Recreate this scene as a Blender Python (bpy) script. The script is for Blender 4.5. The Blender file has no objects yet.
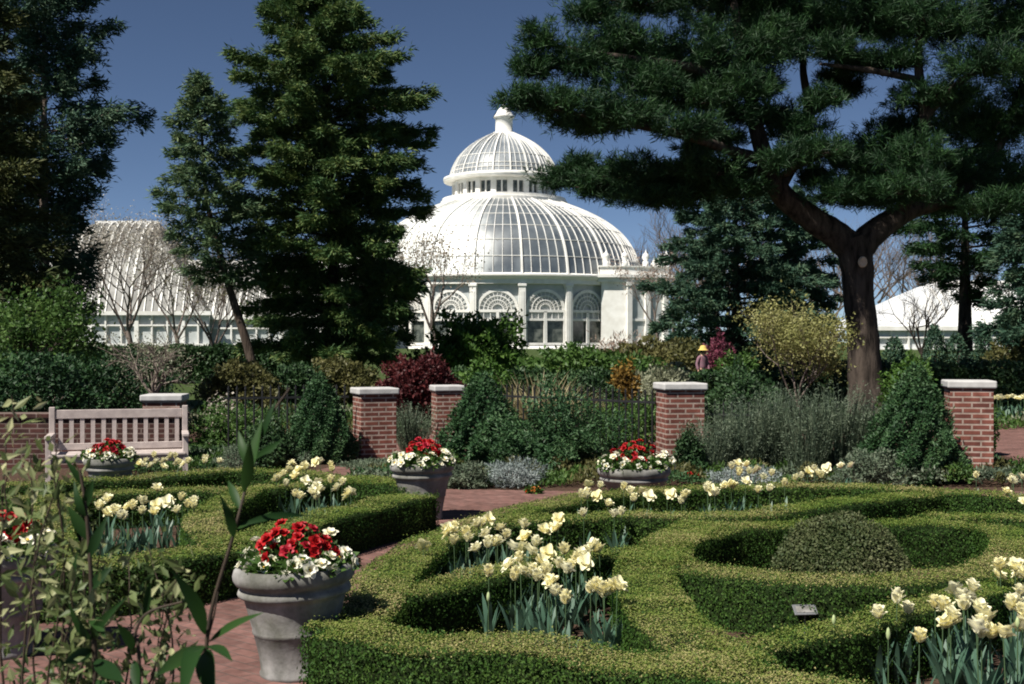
import bpy, bmesh, math, random
import numpy as np
from mathutils import Vector, Matrix

SC = bpy.context.scene
COL = SC.collection
F = 1200.0; HZ = 342.0; EYE = 1.95; CX = 512.0

# ------------------------------------------------------------------ camera, sky, sun, exposure
cam_d = bpy.data.cameras.new('camera'); cam = bpy.data.objects.new('camera', cam_d); COL.objects.link(cam)
cam.location = (0, 0, EYE); cam.rotation_euler = (math.pi/2, 0, 0)
cam_d.sensor_width = 36; cam_d.lens = 36*F/1024; cam_d.clip_end = 3000; cam_d.clip_start = 0.05
cam_d.dof.use_dof = True; cam_d.dof.focus_distance = 11.0; cam_d.dof.aperture_fstop = 9.0
SC.camera = cam
SUN_EL = math.radians(53); SUN_AZ = math.radians(47)            # azimuth measured left of straight behind the camera
sdir = Vector((-math.sin(SUN_AZ)*math.cos(SUN_EL), -math.cos(SUN_AZ)*math.cos(SUN_EL), math.sin(SUN_EL)))
w = bpy.data.worlds.new('World'); SC.world = w; w.use_nodes = True
nt = w.node_tree; bg = nt.nodes['Background']
sky = nt.nodes.new('ShaderNodeTexSky'); sky.sky_type = 'NISHITA'; sky.sun_disc = False
sky.sun_elevation = SUN_EL; sky.sun_rotation = math.atan2(sdir.x, sdir.y)
sky.altitude = 5000; sky.air_density = 0.80; sky.dust_density = 0.8; sky.ozone_density = 1.5
nt.links.new(sky.outputs[0], bg.inputs[0]); bg.inputs[1].default_value = 0.05
sl = bpy.data.lights.new('sun', 'SUN'); so = bpy.data.objects.new('sun', sl); COL.objects.link(so)
sl.energy = 5.0; sl.angle = math.radians(0.53); sl.color = (1.0, 0.95, 0.86)
so.rotation_euler = sdir.to_track_quat('Z', 'Y').to_euler(); so.location = (-30, -30, 60)
vs = SC.view_settings; vs.view_transform = 'Standard'; vs.look = 'None'; vs.exposure = 0.68; vs.gamma = 1.0
vs.use_curve_mapping = False
SC.render.engine = 'CYCLES'
SC.cycles.filter_width = 1.9
SC.cycles.max_bounces = 6; SC.cycles.transparent_max_bounces = 6

def W(px, py, Y): return Vector(((px-CX)*Y/F, Y, EYE-(py-HZ)*Y/F))
def G(px, py, z=0.0):
    Y = (EYE-z)*F/(py-HZ); return Vector(((px-CX)*Y/F, Y, z))
def gz(y):                                                       # the ground rises gently to the glasshouse terrace
    t = min(1, max(0, (y-62)/50.0)); return 1.25*t*t*(3-2*t)

# ------------------------------------------------------------------ materials
def mat(name, rough=0.6, spec=0.4):
    m = bpy.data.materials.new(name); m.use_nodes = True
    b = m.node_tree.nodes['Principled BSDF']; b.inputs['Roughness'].default_value = rough
    b.inputs['Specular IOR Level'].default_value = spec
    return m, m.node_tree, b
def lnk(t, a, b): t.links.new(a, b)
def noise(t, scale, detail=4, rough=.55, coord='Object'):
    tc = t.nodes.new('ShaderNodeTexCoord'); n = t.nodes.new('ShaderNodeTexNoise')
    n.inputs['Scale'].default_value = scale; n.inputs['Detail'].default_value = detail; n.inputs['Roughness'].default_value = rough
    lnk(t, tc.outputs[coord], n.inputs['Vector']); return n
def ramp(t, fac, stops):
    r = t.nodes.new('ShaderNodeValToRGB'); e = r.color_ramp.elements
    while len(e) < len(stops): e.new(.5)
    for k, (p, c) in enumerate(stops):
        e[k].position = p; e[k].color = (*c, 1)
    lnk(t, fac, r.inputs[0]); return r
def leaf_mat(name, cols, transl=.25, rough=.5, spec=.25):
    m, t, b = mat(name, rough, spec)
    g = t.nodes.new('ShaderNodeNewGeometry')
    n = noise(t, 1.3, 3)
    mx = t.nodes.new('ShaderNodeMath'); mx.operation = 'MULTIPLY_ADD'; mx.inputs[1].default_value = .6
    ad = t.nodes.new('ShaderNodeMath'); ad.operation = 'MULTIPLY_ADD'; ad.inputs[1].default_value = 1.7; ad.inputs[2].default_value = -.65
    lnk(t, n.outputs['Fac'], ad.inputs[0]); lnk(t, g.outputs['Random Per Island'], mx.inputs[0]); lnk(t, ad.outputs[0], mx.inputs[2])
    k = len(cols)
    r = ramp(t, mx.outputs[0], [(i/(k-1) if k > 1 else 0, c) for i, c in enumerate(cols)])
    lnk(t, r.outputs[0], b.inputs['Base Color'])
    tr = t.nodes.new('ShaderNodeBsdfTranslucent'); lnk(t, r.outputs[0], tr.inputs[0])
    ms = t.nodes.new('ShaderNodeMixShader'); ms.inputs[0].default_value = transl
    lnk(t, b.outputs[0], ms.inputs[1]); lnk(t, tr.outputs[0], ms.inputs[2])
    lnk(t, ms.outputs[0], t.nodes['Material Output'].inputs[0])
    return m
def plain(name, c1, c2=None, scale=8, rough=.6, spec=.3, bump=0, metal=0, detail=5):
    m, t, b = mat(name, rough, spec); b.inputs['Metallic'].default_value = metal
    c2 = c2 or tuple(x*.75 for x in c1)
    n = noise(t, scale, detail); r = ramp(t, n.outputs['Fac'], [(.3, c1), (.7, c2)])
    lnk(t, r.outputs[0], b.inputs['Base Color'])
    if bump:
        bm_ = t.nodes.new('ShaderNodeBump'); bm_.inputs['Strength'].default_value = bump; bm_.inputs['Distance'].default_value = .02
        lnk(t, n.outputs['Fac'], bm_.inputs['Height']); lnk(t, bm_.outputs[0], b.inputs['Normal'])
    return m
def bark(name, c1, c2, sc=6):
    m, t, b = mat(name, .9, .1)
    tc = t.nodes.new('ShaderNodeTexCoord'); mp = t.nodes.new('ShaderNodeMapping'); mp.inputs['Scale'].default_value = (1, 1, .22)
    n = t.nodes.new('ShaderNodeTexNoise'); n.inputs['Scale'].default_value = sc; n.inputs['Detail'].default_value = 6; n.inputs['Roughness'].default_value = .65
    lnk(t, tc.outputs['Object'], mp.inputs[0]); lnk(t, mp.outputs[0], n.inputs['Vector'])
    r = ramp(t, n.outputs['Fac'], [(.35, c1), (.62, c2)]); lnk(t, r.outputs[0], b.inputs['Base Color'])
    bu = t.nodes.new('ShaderNodeBump'); bu.inputs['Strength'].default_value = .9; bu.inputs['Distance'].default_value = .06
    lnk(t, n.outputs['Fac'], bu.inputs['Height']); lnk(t, bu.outputs[0], b.inputs['Normal'])
    return m
def brick(name, c1, c2, mortar, bw, bh, ms=.01, vertical=True, herring=False):
    m, t, b = mat(name, .85, .15)
    tc = t.nodes.new('ShaderNodeTexCoord'); sx = t.nodes.new('ShaderNodeSeparateXYZ'); cb = t.nodes.new('ShaderNodeCombineXYZ')
    lnk(t, tc.outputs['Object'], sx.inputs[0])
    if vertical:
        ge = t.nodes.new('ShaderNodeNewGeometry'); sn = t.nodes.new('ShaderNodeSeparateXYZ')
        tn = t.nodes.new('ShaderNodeVectorTransform'); tn.vector_type = 'NORMAL'; tn.convert_from = 'WORLD'; tn.convert_to = 'OBJECT'
        lnk(t, ge.outputs['True Normal'], tn.inputs[0]); lnk(t, tn.outputs[0], sn.inputs[0])
        ab = t.nodes.new('ShaderNodeMath'); ab.operation = 'ABSOLUTE'; lnk(t, sn.outputs[0], ab.inputs[0])
        gt = t.nodes.new('ShaderNodeMath'); gt.operation = 'GREATER_THAN'; gt.inputs[1].default_value = .7; lnk(t, ab.outputs[0], gt.inputs[0])
        mf = t.nodes.new('ShaderNodeMix'); lnk(t, gt.outputs[0], mf.inputs[0]); lnk(t, sx.outputs[0], mf.inputs[2]); lnk(t, sx.outputs[1], mf.inputs[3])
        lnk(t, mf.outputs[0], cb.inputs[0]); lnk(t, sx.outputs[2], cb.inputs[1])
    else:
        mp = t.nodes.new('ShaderNodeMapping'); mp.inputs['Rotation'].default_value = (0, 0, math.radians(40))
        lnk(t, tc.outputs['Object'], mp.inputs[0]); lnk(t, mp.outputs[0], sx.inputs[0])
        lnk(t, sx.outputs[0], cb.inputs[0]); lnk(t, sx.outputs[1], cb.inputs[1])
    bt = t.nodes.new('ShaderNodeTexBrick'); lnk(t, cb.outputs[0], bt.inputs['Vector'])
    bt.inputs['Scale'].default_value = 1; bt.inputs['Brick Width'].default_value = bw; bt.inputs['Row Height'].default_value = bh
    bt.inputs['Mortar Size'].default_value = ms; bt.inputs['Mortar Smooth'].default_value = .25; bt.inputs['Bias'].default_value = 0
    bt.inputs['Color1'].default_value = (*c1, 1); bt.inputs['Color2'].default_value = (*c2, 1); bt.inputs['Mortar'].default_value = (*mortar, 1)
    n = noise(t, 9, 5); n2 = noise(t, 1.4, 3)
    mx = t.nodes.new('ShaderNodeMix'); mx.data_type = 'RGBA'; mx.blend_type = 'MULTIPLY'; mx.inputs[0].default_value = .75
    r = ramp(t, n.outputs['Fac'], [(.3, (.55, .52, .5)), (.7, (1.2, 1.2, 1.2))])
    lnk(t, bt.outputs['Color'], mx.inputs[6]); lnk(t, r.outputs[0], mx.inputs[7])
    mx2 = t.nodes.new('ShaderNodeMix'); mx2.data_type = 'RGBA'; mx2.blend_type = 'MULTIPLY'; mx2.inputs[0].default_value = .6
    r2 = ramp(t, n2.outputs['Fac'], [(.35, (.7, .68, .66)), (.65, (1.1, 1.1, 1.1))])
    lnk(t, mx.outputs[2], mx2.inputs[6]); lnk(t, r2.outputs[0], mx2.inputs[7])
    lnk(t, mx2.outputs[2], b.inputs['Base Color'])
    bu = t.nodes.new('ShaderNodeBump'); bu.invert = True; bu.inputs['Strength'].default_value = .6; bu.inputs['Distance'].default_value = .01
    lnk(t, bt.outputs['Fac'], bu.inputs['Height']); lnk(t, bu.outputs[0], b.inputs['Normal'])
    return m

M = {}
M['white'] = plain('white_paint', (.83, .82, .79), (.66, .64, .59), 1.0, .55, .3)
M['whitewash'] = plain('whitewashed_glass', (.72, .72, .71), (.50, .52, .54), .5, .45, .4)
def glassy(name, c1, c2, rough, sc=.5, spec=.6):
    m, t, b = mat(name, rough, spec); n = noise(t, sc, 4)
    r = ramp(t, n.outputs['Fac'], [(.35, c1), (.65, c2)]); lnk(t, r.outputs[0], b.inputs['Base Color']); return m
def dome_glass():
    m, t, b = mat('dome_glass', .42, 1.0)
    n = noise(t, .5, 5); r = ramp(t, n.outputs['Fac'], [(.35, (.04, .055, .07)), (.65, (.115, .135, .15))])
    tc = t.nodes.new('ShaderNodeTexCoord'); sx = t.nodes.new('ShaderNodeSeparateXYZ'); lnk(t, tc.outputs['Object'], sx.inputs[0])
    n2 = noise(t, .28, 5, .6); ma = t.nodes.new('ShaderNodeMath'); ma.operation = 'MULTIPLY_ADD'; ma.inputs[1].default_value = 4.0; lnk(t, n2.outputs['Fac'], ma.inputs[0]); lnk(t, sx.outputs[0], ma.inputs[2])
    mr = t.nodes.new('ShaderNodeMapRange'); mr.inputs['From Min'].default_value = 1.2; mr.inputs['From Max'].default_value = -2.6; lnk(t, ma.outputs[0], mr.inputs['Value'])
    mx = t.nodes.new('ShaderNodeMix'); mx.data_type = 'RGBA'; lnk(t, mr.outputs[0], mx.inputs[0]); lnk(t, r.outputs[0], mx.inputs[6]); mx.inputs[7].default_value = (.80, .83, .81, 1)  # sun glare on the left panes, painted in as near-white colour
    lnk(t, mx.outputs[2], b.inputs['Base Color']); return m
M['upperglass'] = glassy('upper_dome_glass', (.13, .15, .17), (.26, .28, .30), .4, .6, .5)
M['domeglass_glare'] = dome_glass()
M['domeglass'] = glassy('dome_glass', (.10, .125, .15), (.20, .225, .245), .42, .45, 1.0)
for _m in ('domeglass', 'domeglass_glare'):
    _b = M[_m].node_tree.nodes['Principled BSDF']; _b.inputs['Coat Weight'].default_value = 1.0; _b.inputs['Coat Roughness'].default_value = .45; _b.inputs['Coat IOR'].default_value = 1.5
M['glass'] = glassy('window_glass', (.02, .028, .024), (.15, .16, .14), .12, 1.6, .5)
M['dullglass'] = glassy('dull_old_glass', (.10, .10, .095), (.22, .215, .20), .5, .6, .4)
M['dullwhite'] = plain('dull_old_paint', (.50, .485, .45), (.38, .365, .335), 1.0, .7, .2)
M['paleglass'] = glassy('pale_glass', (.34, .37, .37), (.52, .54, .53), .35, .5, .6)
M['cap'] = plain('cast_stone', (.52, .51, .50), (.38, .37, .36), 6, .8, .2, .3)
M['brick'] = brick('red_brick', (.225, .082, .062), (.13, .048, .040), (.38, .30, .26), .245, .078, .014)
M['darkbrick'] = brick('dark_brick', (.085, .035, .03), (.045, .024, .022), (.16, .12, .105), .245, .078, .012)  # same brick pattern in darker colours
M['pathbrick'] = brick('paving_brick', (.215, .115, .10), (.15, .082, .072), (.125, .088, .078), .21, .105, .006, vertical=False)
M['urn'] = None
M['wood'] = plain('weathered_wood', (.50, .43, .40), (.36, .305, .29), 9, .8, .15, .2)
M['iron'] = plain('black_iron', (.012, .012, .013), (.02, .02, .02), 20, .5, .4)
M['bark'] = bark('dark_bark', (.014, .011, .010), (.062, .050, .042), 7)
M['pinebark'] = bark('furrowed_pine_bark', (.012, .010, .009), (.080, .063, .052), 5)
M['palebark'] = bark('grey_bark', (.13, .10, .085), (.26, .215, .185), 9)
M['redbark'] = bark('reddish_bark', (.030, .022, .018), (.10, .075, .06), 8)
M['twig'] = bark('twig_bark', (.10, .078, .065), (.19, .155, .135), 5)
M['stem'] = plain('green_stem', (.07, .12, .05), (.05, .09, .04), 10, .6)
M['canes'] = plain('brown_cane', (.03, .022, .016), (.065, .045, .03), 20, .7)
M['soil'] = plain('bark_mulch', (.10, .062, .045), (.035, .024, .018), 26, .95, .05, .8, detail=8)
M['lawn'] = plain('lawn', (.035, .055, .018), (.06, .085, .03), 3, .9, .05, .4, detail=8)
M['pine'] = leaf_mat('pine_needles', [(.006, .022, .008), (.015, .046, .015), (.040, .092, .026)], .15, .55, .25)
M['spruce'] = leaf_mat('spruce_needles', [(.020, .056, .020), (.060, .112, .034), (.155, .190, .056)], .15, .6, .2)
M['spruce2'] = leaf_mat('grey_spruce_needles', [(.024, .056, .030), (.065, .115, .052), (.15, .19, .085)], .15, .6, .2)
M['fir'] = leaf_mat('dark_fir_needles', [(.016, .044, .030), (.042, .090, .056), (.10, .15, .085)], .12, .6, .2)
M['olivefir'] = leaf_mat('olive_fir_needles', [(.020, .034, .012), (.050, .066, .020), (.115, .115, .04)], .12, .6, .2)
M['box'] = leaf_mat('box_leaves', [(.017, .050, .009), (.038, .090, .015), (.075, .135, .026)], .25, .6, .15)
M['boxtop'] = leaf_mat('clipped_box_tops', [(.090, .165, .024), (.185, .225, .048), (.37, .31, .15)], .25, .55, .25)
M['boxcore'] = plain('box_twigs', (.012, .028, .008), (.022, .030, .011), 30, .95, .05, .6)
M['mound'] = leaf_mat('grey_box_leaves', [(.034, .056, .020), (.074, .092, .036), (.15, .155, .08)], .2, .55, .2)
M['tuleaf'] = leaf_mat('tulip_leaf', [(.045, .10, .065), (.075, .15, .10), (.11, .19, .13)], .3, .45, .35)
M['green'] = leaf_mat('mid_green_leaves', [(.026, .060, .013), (.055, .115, .024), (.11, .18, .045)], .3)
M['bright'] = leaf_mat('bright_green_leaves', [(.03, .075, .012), (.06, .13, .022), (.11, .19, .04)], .35)
M['dark'] = leaf_mat('dark_green_leaves', [(.014, .036, .014), (.032, .070, .025), (.065, .115, .042)], .2)
M['yew'] = leaf_mat('clipped_evergreen', [(.018, .048, .020), (.042, .098, .036), (.092, .155, .065)], .2)
M['maroon'] = leaf_mat('maroon_leaves', [(.035, .008, .010), (.075, .016, .018), (.13, .03, .028)], .3)
M['purple'] = leaf_mat('purple_blossom', [(.09, .02, .04), (.17, .04, .07), (.26, .08, .11)], .3)
M['lime'] = leaf_mat('yellow_green_leaves', [(.12, .135, .04), (.25, .25, .085), (.42, .40, .18)], .35)
M['sage'] = leaf_mat('grey_green_leaves', [(.055, .085, .055), (.11, .145, .092), (.19, .22, .15)], .25)
M['silver'] = leaf_mat('silver_leaves', [(.13, .16, .15), (.21, .25, .24), (.32, .35, .34)], .2)
M['tan'] = leaf_mat('tan_grass', [(.20, .17, .09), (.33, .28, .16), (.48, .42, .26)], .3)
M['orange'] = leaf_mat('orange_leaves', [(.14, .085, .02), (.25, .15, .035), (.36, .24, .06)], .3)
M['olive'] = leaf_mat('olive_leaves', [(.05, .055, .018), (.10, .10, .035), (.17, .155, .06)], .3)
M['palebloom'] = leaf_mat('pale_blossom', [(.28, .24, .20), (.42, .38, .32), (.58, .55, .47)], .3)
M['pinkbud'] = leaf_mat('pinkish_buds', [(.22, .15, .12), (.34, .25, .20), (.46, .37, .30)], .3)
M['budtan'] = leaf_mat('tan_buds', [(.17, .13, .09), (.27, .215, .155), (.40, .33, .25)], .3)
M['weep'] = leaf_mat('pale_weeping_leaves', [(.13, .14, .085), (.24, .25, .16), (.40, .41, .30)], .3)
M['fgpale'] = leaf_mat('variegated_leaves', [(.022, .055, .015), (.14, .18, .065), (.62, .60, .34)], .35)
M['fgdark'] = leaf_mat('long_dark_leaves', [(.010, .032, .009), (.020, .056, .013), (.042, .095, .022)], .35, .5, .2)
M['gleaf'] = leaf_mat('bedding_leaves', [(.03, .07, .015), (.06, .12, .025), (.10, .18, .04)], .3)
M['skin'] = plain('skin', (.45, .27, .19), (.40, .24, .17), 12, .5)
M['hat'] = plain('straw_hat', (.62, .46, .14), (.50, .36, .10), 30, .8)
M['jacket'] = plain('mauve_jacket', (.24, .10, .14), (.17, .12, .14), 8, .8)
M['trousers'] = plain('grey_trousers', (.10, .11, .13), (.07, .08, .10), 8, .8)
M['hair'] = plain('dark_hair', (.02, .012, .01), (.03, .02, .015), 30, .6)
M['metal'] = plain('grey_label_metal', (.16, .165, .17), (.11, .115, .12), 30, .45, .5)
M['stub'] = plain('cut_wood', (.62, .48, .36), (.45, .33, .24), 10, .85)
def urn_mat():
    m, t, b = mat('weathered_cast_stone', .85, .2)
    n = noise(t, 5, 7, .65); r = ramp(t, n.outputs['Fac'], [(.28, (.13, .128, .124)), (.5, (.225, .218, .21)), (.72, (.32, .31, .295))])
    n2 = noise(t, 40, 4); bu = t.nodes.new('ShaderNodeBump'); bu.inputs['Strength'].default_value = .35; bu.inputs['Distance'].default_value = .006
    lnk(t, n2.outputs['Fac'], bu.inputs['Height']); lnk(t, bu.outputs[0], b.inputs['Normal'])
    n3 = noise(t, 2.2, 6, .7); r3 = ramp(t, n3.outputs['Fac'], [(.38, (.42, .44, .36)), (.56, (1.0, 1.0, 1.0))])
    mx = t.nodes.new('ShaderNodeMix'); mx.data_type = 'RGBA'; mx.blend_type = 'MULTIPLY'; mx.inputs[0].default_value = .8
    lnk(t, r.outputs[0], mx.inputs[6]); lnk(t, r3.outputs[0], mx.inputs[7]); lnk(t, mx.outputs[2], b.inputs['Base Color']); return m
M['urn'] = urn_mat()
def petal_mat(name, cin, cout, transl=.3):
    m, t, b = mat(name, .5, .3)
    oi = t.nodes.new('ShaderNodeObjectInfo'); n = noise(t, 35, 2)
    ad = t.nodes.new('ShaderNodeMath'); ad.operation = 'MULTIPLY_ADD'; ad.inputs[1].default_value = .5; lnk(t, oi.outputs['Random'], ad.inputs[0]); lnk(t, n.outputs['Fac'], ad.inputs[2])
    r = ramp(t, ad.outputs[0], [(.3, cin), (1.0, cout)])
    lnk(t, r.outputs[0], b.inputs['Base Color'])
    tr = t.nodes.new('ShaderNodeBsdfTranslucent'); lnk(t, r.outputs[0], tr.inputs[0])
    ms = t.nodes.new('ShaderNodeMixShader'); ms.inputs[0].default_value = transl
    lnk(t, b.outputs[0], ms.inputs[1]); lnk(t, tr.outputs[0], ms.inputs[2]); lnk(t, ms.outputs[0], t.nodes['Material Output'].inputs[0])
    return m
M['cream'] = petal_mat('cream_petals', (.88, .81, .43), (.90, .87, .65))
M['ivory'] = petal_mat('ivory_petals', (.84, .80, .58), (.88, .86, .74))
M['redpetal'] = petal_mat('red_petals', (.30, .004, .009), (.42, .012, .014), .2)
M['redpink'] = petal_mat('crimson_petals', (.30, .008, .018), (.42, .02, .04), .2)
M['eye'] = plain('yellow_eye', (.7, .45, .04), (.6, .35, .03), 20, .6)
M['orangepetal'] = petal_mat('orange_petals', (.65, .13, .03), (.7, .25, .06), .2)
M['bud'] = plain('green_bud', (.42, .48, .24), (.30, .38, .18), 20, .5)

# ------------------------------------------------------------------ object helpers
ORG = {}
def thing(name, label, cat, loc=(0, 0, 0), group=None):
    o = bpy.data.objects.new(name, None); COL.objects.link(o); o.empty_display_size = .2
    o.location = loc; o['label'] = label; o['category'] = cat; ORG[o.name] = Vector(loc)
    if group: o['group'] = group
    return o
def tag(o, label, cat, group=None):
    o['label'] = label; o['category'] = cat
    if group: o['group'] = group
    return o
class MB:
    def __init__(s): s.v = []; s.f = []; s.mi = []; s.n = 0; s.smooth = []
    def add(s, v, f, mi=0, smooth=False):
        v = np.asarray(v, dtype=np.float64).reshape(-1, 3)
        s.v.append(v)
        if isinstance(f, np.ndarray):
            s.f.append((f + s.n)); k = len(f)
        else:
            s.f.append([[i + s.n for i in q] for q in f]); k = len(f)
        s.mi.append(np.full(k, mi, dtype=np.int32)); s.smooth.append(np.full(k, smooth, dtype=bool)); s.n += len(v)
    def box(s, c, d, mi=0, rz=0, bev=0):
        x, y, z = d[0]/2, d[1]/2, d[2]/2
        if bev:
            bm = bmesh.new(); bmesh.ops.create_cube(bm, size=1)
            for v in bm.verts: v.co = Vector((v.co.x*d[0], v.co.y*d[1], v.co.z*d[2]))
            bmesh.ops.bevel(bm, geom=bm.edges[:], offset=bev, segments=2, affect='EDGES', profile=.5)
            bm.verts.ensure_lookup_table(); vv = np.array([v.co[:] for v in bm.verts]); ff = [[v.index for v in f.verts] for f in bm.faces]; bm.free()
        else:
            vv = np.array([(i, j, k) for k in (-z, z) for j in (-y, y) for i in (-x, x)])
            ff = [[0, 2, 3, 1], [4, 5, 7, 6], [0, 1, 5, 4], [2, 6, 7, 3], [1, 3, 7, 5], [0, 4, 6, 2]]
        if rz:
            c_, s_ = math.cos(rz), math.sin(rz); vv = vv @ np.array([[c_, s_, 0], [-s_, c_, 0], [0, 0, 1]])
        s.add(vv + np.array(c), ff, mi)
    def bar(s, a, b, wd, th, mi=0, up=(0, 0, 1)):                # rectangular bar from a to b
        a = np.array(a, float); b = np.array(b, float); d = b-a; d /= np.linalg.norm(d)+1e-9
        u = np.cross(d, up); nu = np.linalg.norm(u)
        if nu < 1e-4: u = np.cross(d, (1, 0, 0)); nu = np.linalg.norm(u)
        u /= nu; v = np.cross(u, d)
        P = [p + u*i*wd/2 + v*j*th/2 for p in (a, b) for i, j in ((-1, -1), (1, -1), (1, 1), (-1, 1))]
        s.add(P, [[0, 1, 2, 3], [7, 6, 5, 4], [0, 4, 5, 1], [1, 5, 6, 2], [2, 6, 7, 3], [3, 7, 4, 0]], mi)
    def tube(s, pts, rad, n=8, mi=0, smooth=True, cap=True):
        pts = np.array([tuple(p) for p in pts], float); k = len(pts)
        rad = np.broadcast_to(np.asarray(rad, float), (k,)) if np.ndim(rad) == 0 else np.asarray(rad, float)
        t = np.gradient(pts, axis=0); t /= np.linalg.norm(t, axis=1, keepdims=True)+1e-9
        ref = np.array([0.31, .95, .12]) if abs(t[:, 2]).mean() > .6 else np.array([.05, .1, 1.])
        u = np.cross(t, ref); u /= np.linalg.norm(u, axis=1, keepdims=True)+1e-9; v = np.cross(t, u)
        a = np.linspace(0, 2*math.pi, n, endpoint=False)
        V = pts[:, None, :] + rad[:, None, None]*(np.cos(a)[None, :, None]*u[:, None, :] + np.sin(a)[None, :, None]*v[:, None, :])
        i = np.arange(k-1)[:, None]*n; j = np.arange(n)[None, :]; j2 = (j+1) % n
        Q = np.stack([i+j, i+j2, i+n+j2, i+n+j], -1).reshape(-1, 4)
        s.add(V.reshape(-1, 3), Q, mi, smooth)
        if cap and n > 3: s.add(V[-1], [list(range(n))], mi); s.add(V[0], [list(range(n))[::-1]], mi)
    def lathe(s, prof, n=40, mi=0, c=(0, 0, 0), smooth=True, a0=0, a1=2*math.pi):
        full = abs(a1-a0-2*math.pi) < 1e-6
        a = np.linspace(a0, a1, n, endpoint=False) if full else np.linspace(a0, a1, n+1)
        m = len(a); p = np.array(prof, float)
        V = np.stack([p[:, 0:1]*np.cos(a), p[:, 0:1]*np.sin(a), np.repeat(p[:, 1:2], m, 1)], -1) + np.array(c)
        Q = []
        for i in range(len(p)-1):
            for j in range(m if full else m-1):
                j2 = (j+1) % m; Q.append([i*m+j, i*m+j2, (i+1)*m+j2, (i+1)*m+j])
        s.add(V.reshape(-1, 3), np.array(Q), mi, smooth)
    def leaves(s, P, D, N, L, Wd, mi=0, fold=.12):
        P = np.asarray(P, float); n = len(P)
        D = D/(np.linalg.norm(D, axis=1, keepdims=True)+1e-9)
        S = np.cross(D, N); S /= np.linalg.norm(S, axis=1, keepdims=True)+1e-9
        U = np.cross(S, D)
        L = np.broadcast_to(np.asarray(L, float), (n,))[:, None]; Wd = np.broadcast_to(np.asarray(Wd, float), (n,))[:, None]
        a = P; c = P + D*L; m = P + D*L*.42 + U*Wd*fold
        V = np.stack([a, m + S*Wd/2, c, m - S*Wd/2], 1).reshape(-1, 3)
        s.add(V, np.arange(n*4).reshape(n, 4), mi)
    def blades(s, P, D, L, Wd, bend, mi=0, seg=3):
        """strap leaves: base P, start direction D (mostly up), arching over by bend"""
        P = np.asarray(P, float); n = len(P); D = D/(np.linalg.norm(D, axis=1, keepdims=True)+1e-9)
        H = D*np.array([1, 1, 0]); H /= np.linalg.norm(H, axis=1, keepdims=True)+1e-9
        S = np.cross(H, (0, 0, 1.0)); L = np.broadcast_to(np.asarray(L, float), (n,)); Wd = np.broadcast_to(np.asarray(Wd, float), (n,)); bend = np.broadcast_to(np.asarray(bend, float), (n,))
        pos = P.copy(); rows = []; prof = [.55, 1, .85, .08] if seg == 3 else list(np.interp(np.linspace(0, 1, seg+1), [0, .4, .75, 1], [.55, 1, .8, .05]))
        d = D.copy()
        for k in range(seg+1):
            rows.append(pos - S*(Wd*prof[k]/2)[:, None]); rows.append(pos + S*(Wd*prof[k]/2)[:, None])
            pos = pos + d*(L/seg)[:, None]
            d = d + (H*.6 - np.array([0, 0, .9]))*(bend)[:, None]; d /= np.linalg.norm(d, axis=1, keepdims=True)
        V = np.stack(rows, 1); kk = 2*(seg+1); b = (np.arange(n)*kk)[:, None]
        Q = np.concatenate([np.concatenate([b+2*k, b+2*k+1, b+2*k+3, b+2*k+2], 1)[:, None, :] for k in range(seg)], 1).reshape(-1, 4)
        s.add(V.reshape(-1, 3), Q, mi, True)
    def build(s, name, mats, parent=None, local=False):
        V = np.concatenate(s.v) if s.v else np.zeros((0, 3))
        root = parent
        while root is not None and root.parent is not None: root = root.parent
        if root is not None and not local: V = V - np.array(ORG[root.name])
        me = bpy.data.meshes.new(name)
        loops = []; tot = []
        for f in s.f:
            if isinstance(f, np.ndarray): loops.append(f.ravel()); tot.append(np.full(len(f), f.shape[1], dtype=np.int32))
            else:
                loops.append(np.array([i for q in f for i in q], dtype=np.int64)); tot.append(np.array([len(q) for q in f], dtype=np.int32))
        loops = np.concatenate(loops).astype(np.int32); tot = np.concatenate(tot); st = np.concatenate([[0], np.cumsum(tot)[:-1]]).astype(np.int32)
        me.vertices.add(len(V)); me.vertices.foreach_set('co', V.astype(np.float32).ravel())
        me.loops.add(len(loops)); me.loops.foreach_set('vertex_index', loops)
        me.polygons.add(len(tot)); me.polygons.foreach_set('loop_start', st); me.polygons.foreach_set('loop_total', tot)
        me.polygons.foreach_set('material_index', np.concatenate(s.mi)); me.polygons.foreach_set('use_smooth', np.concatenate(s.smooth))
        me.update(calc_edges=True)
        for m in (mats if isinstance(mats, (list, tuple)) else [mats]): me.materials.append(m)
        o = bpy.data.objects.new(name, me); COL.objects.link(o)
        if parent is not None: o.parent = parent
        return o
def dup(root, loc, rz=0, sc=1, label=None, group=None, cat=None):
    r = root.copy(); COL.objects.link(r); r.location = loc; r.rotation_euler = (0, 0, rz); r.scale = (sc, sc, sc) if not hasattr(sc, '__len__') else sc
    if label: r['label'] = label
    if group: r['group'] = group
    ORG[r.name] = Vector(loc)
    for ch in list(root.children):
        c = ch.copy(); COL.objects.link(c); c.parent = r
        for g in ch.children:
            d = g.copy(); COL.objects.link(d); d.parent = c
    return r
def rnd3(rng, n): 
    v = rng.normal(size=(n, 3)); return v/(np.linalg.norm(v, axis=1, keepdims=True)+1e-9)
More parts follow.
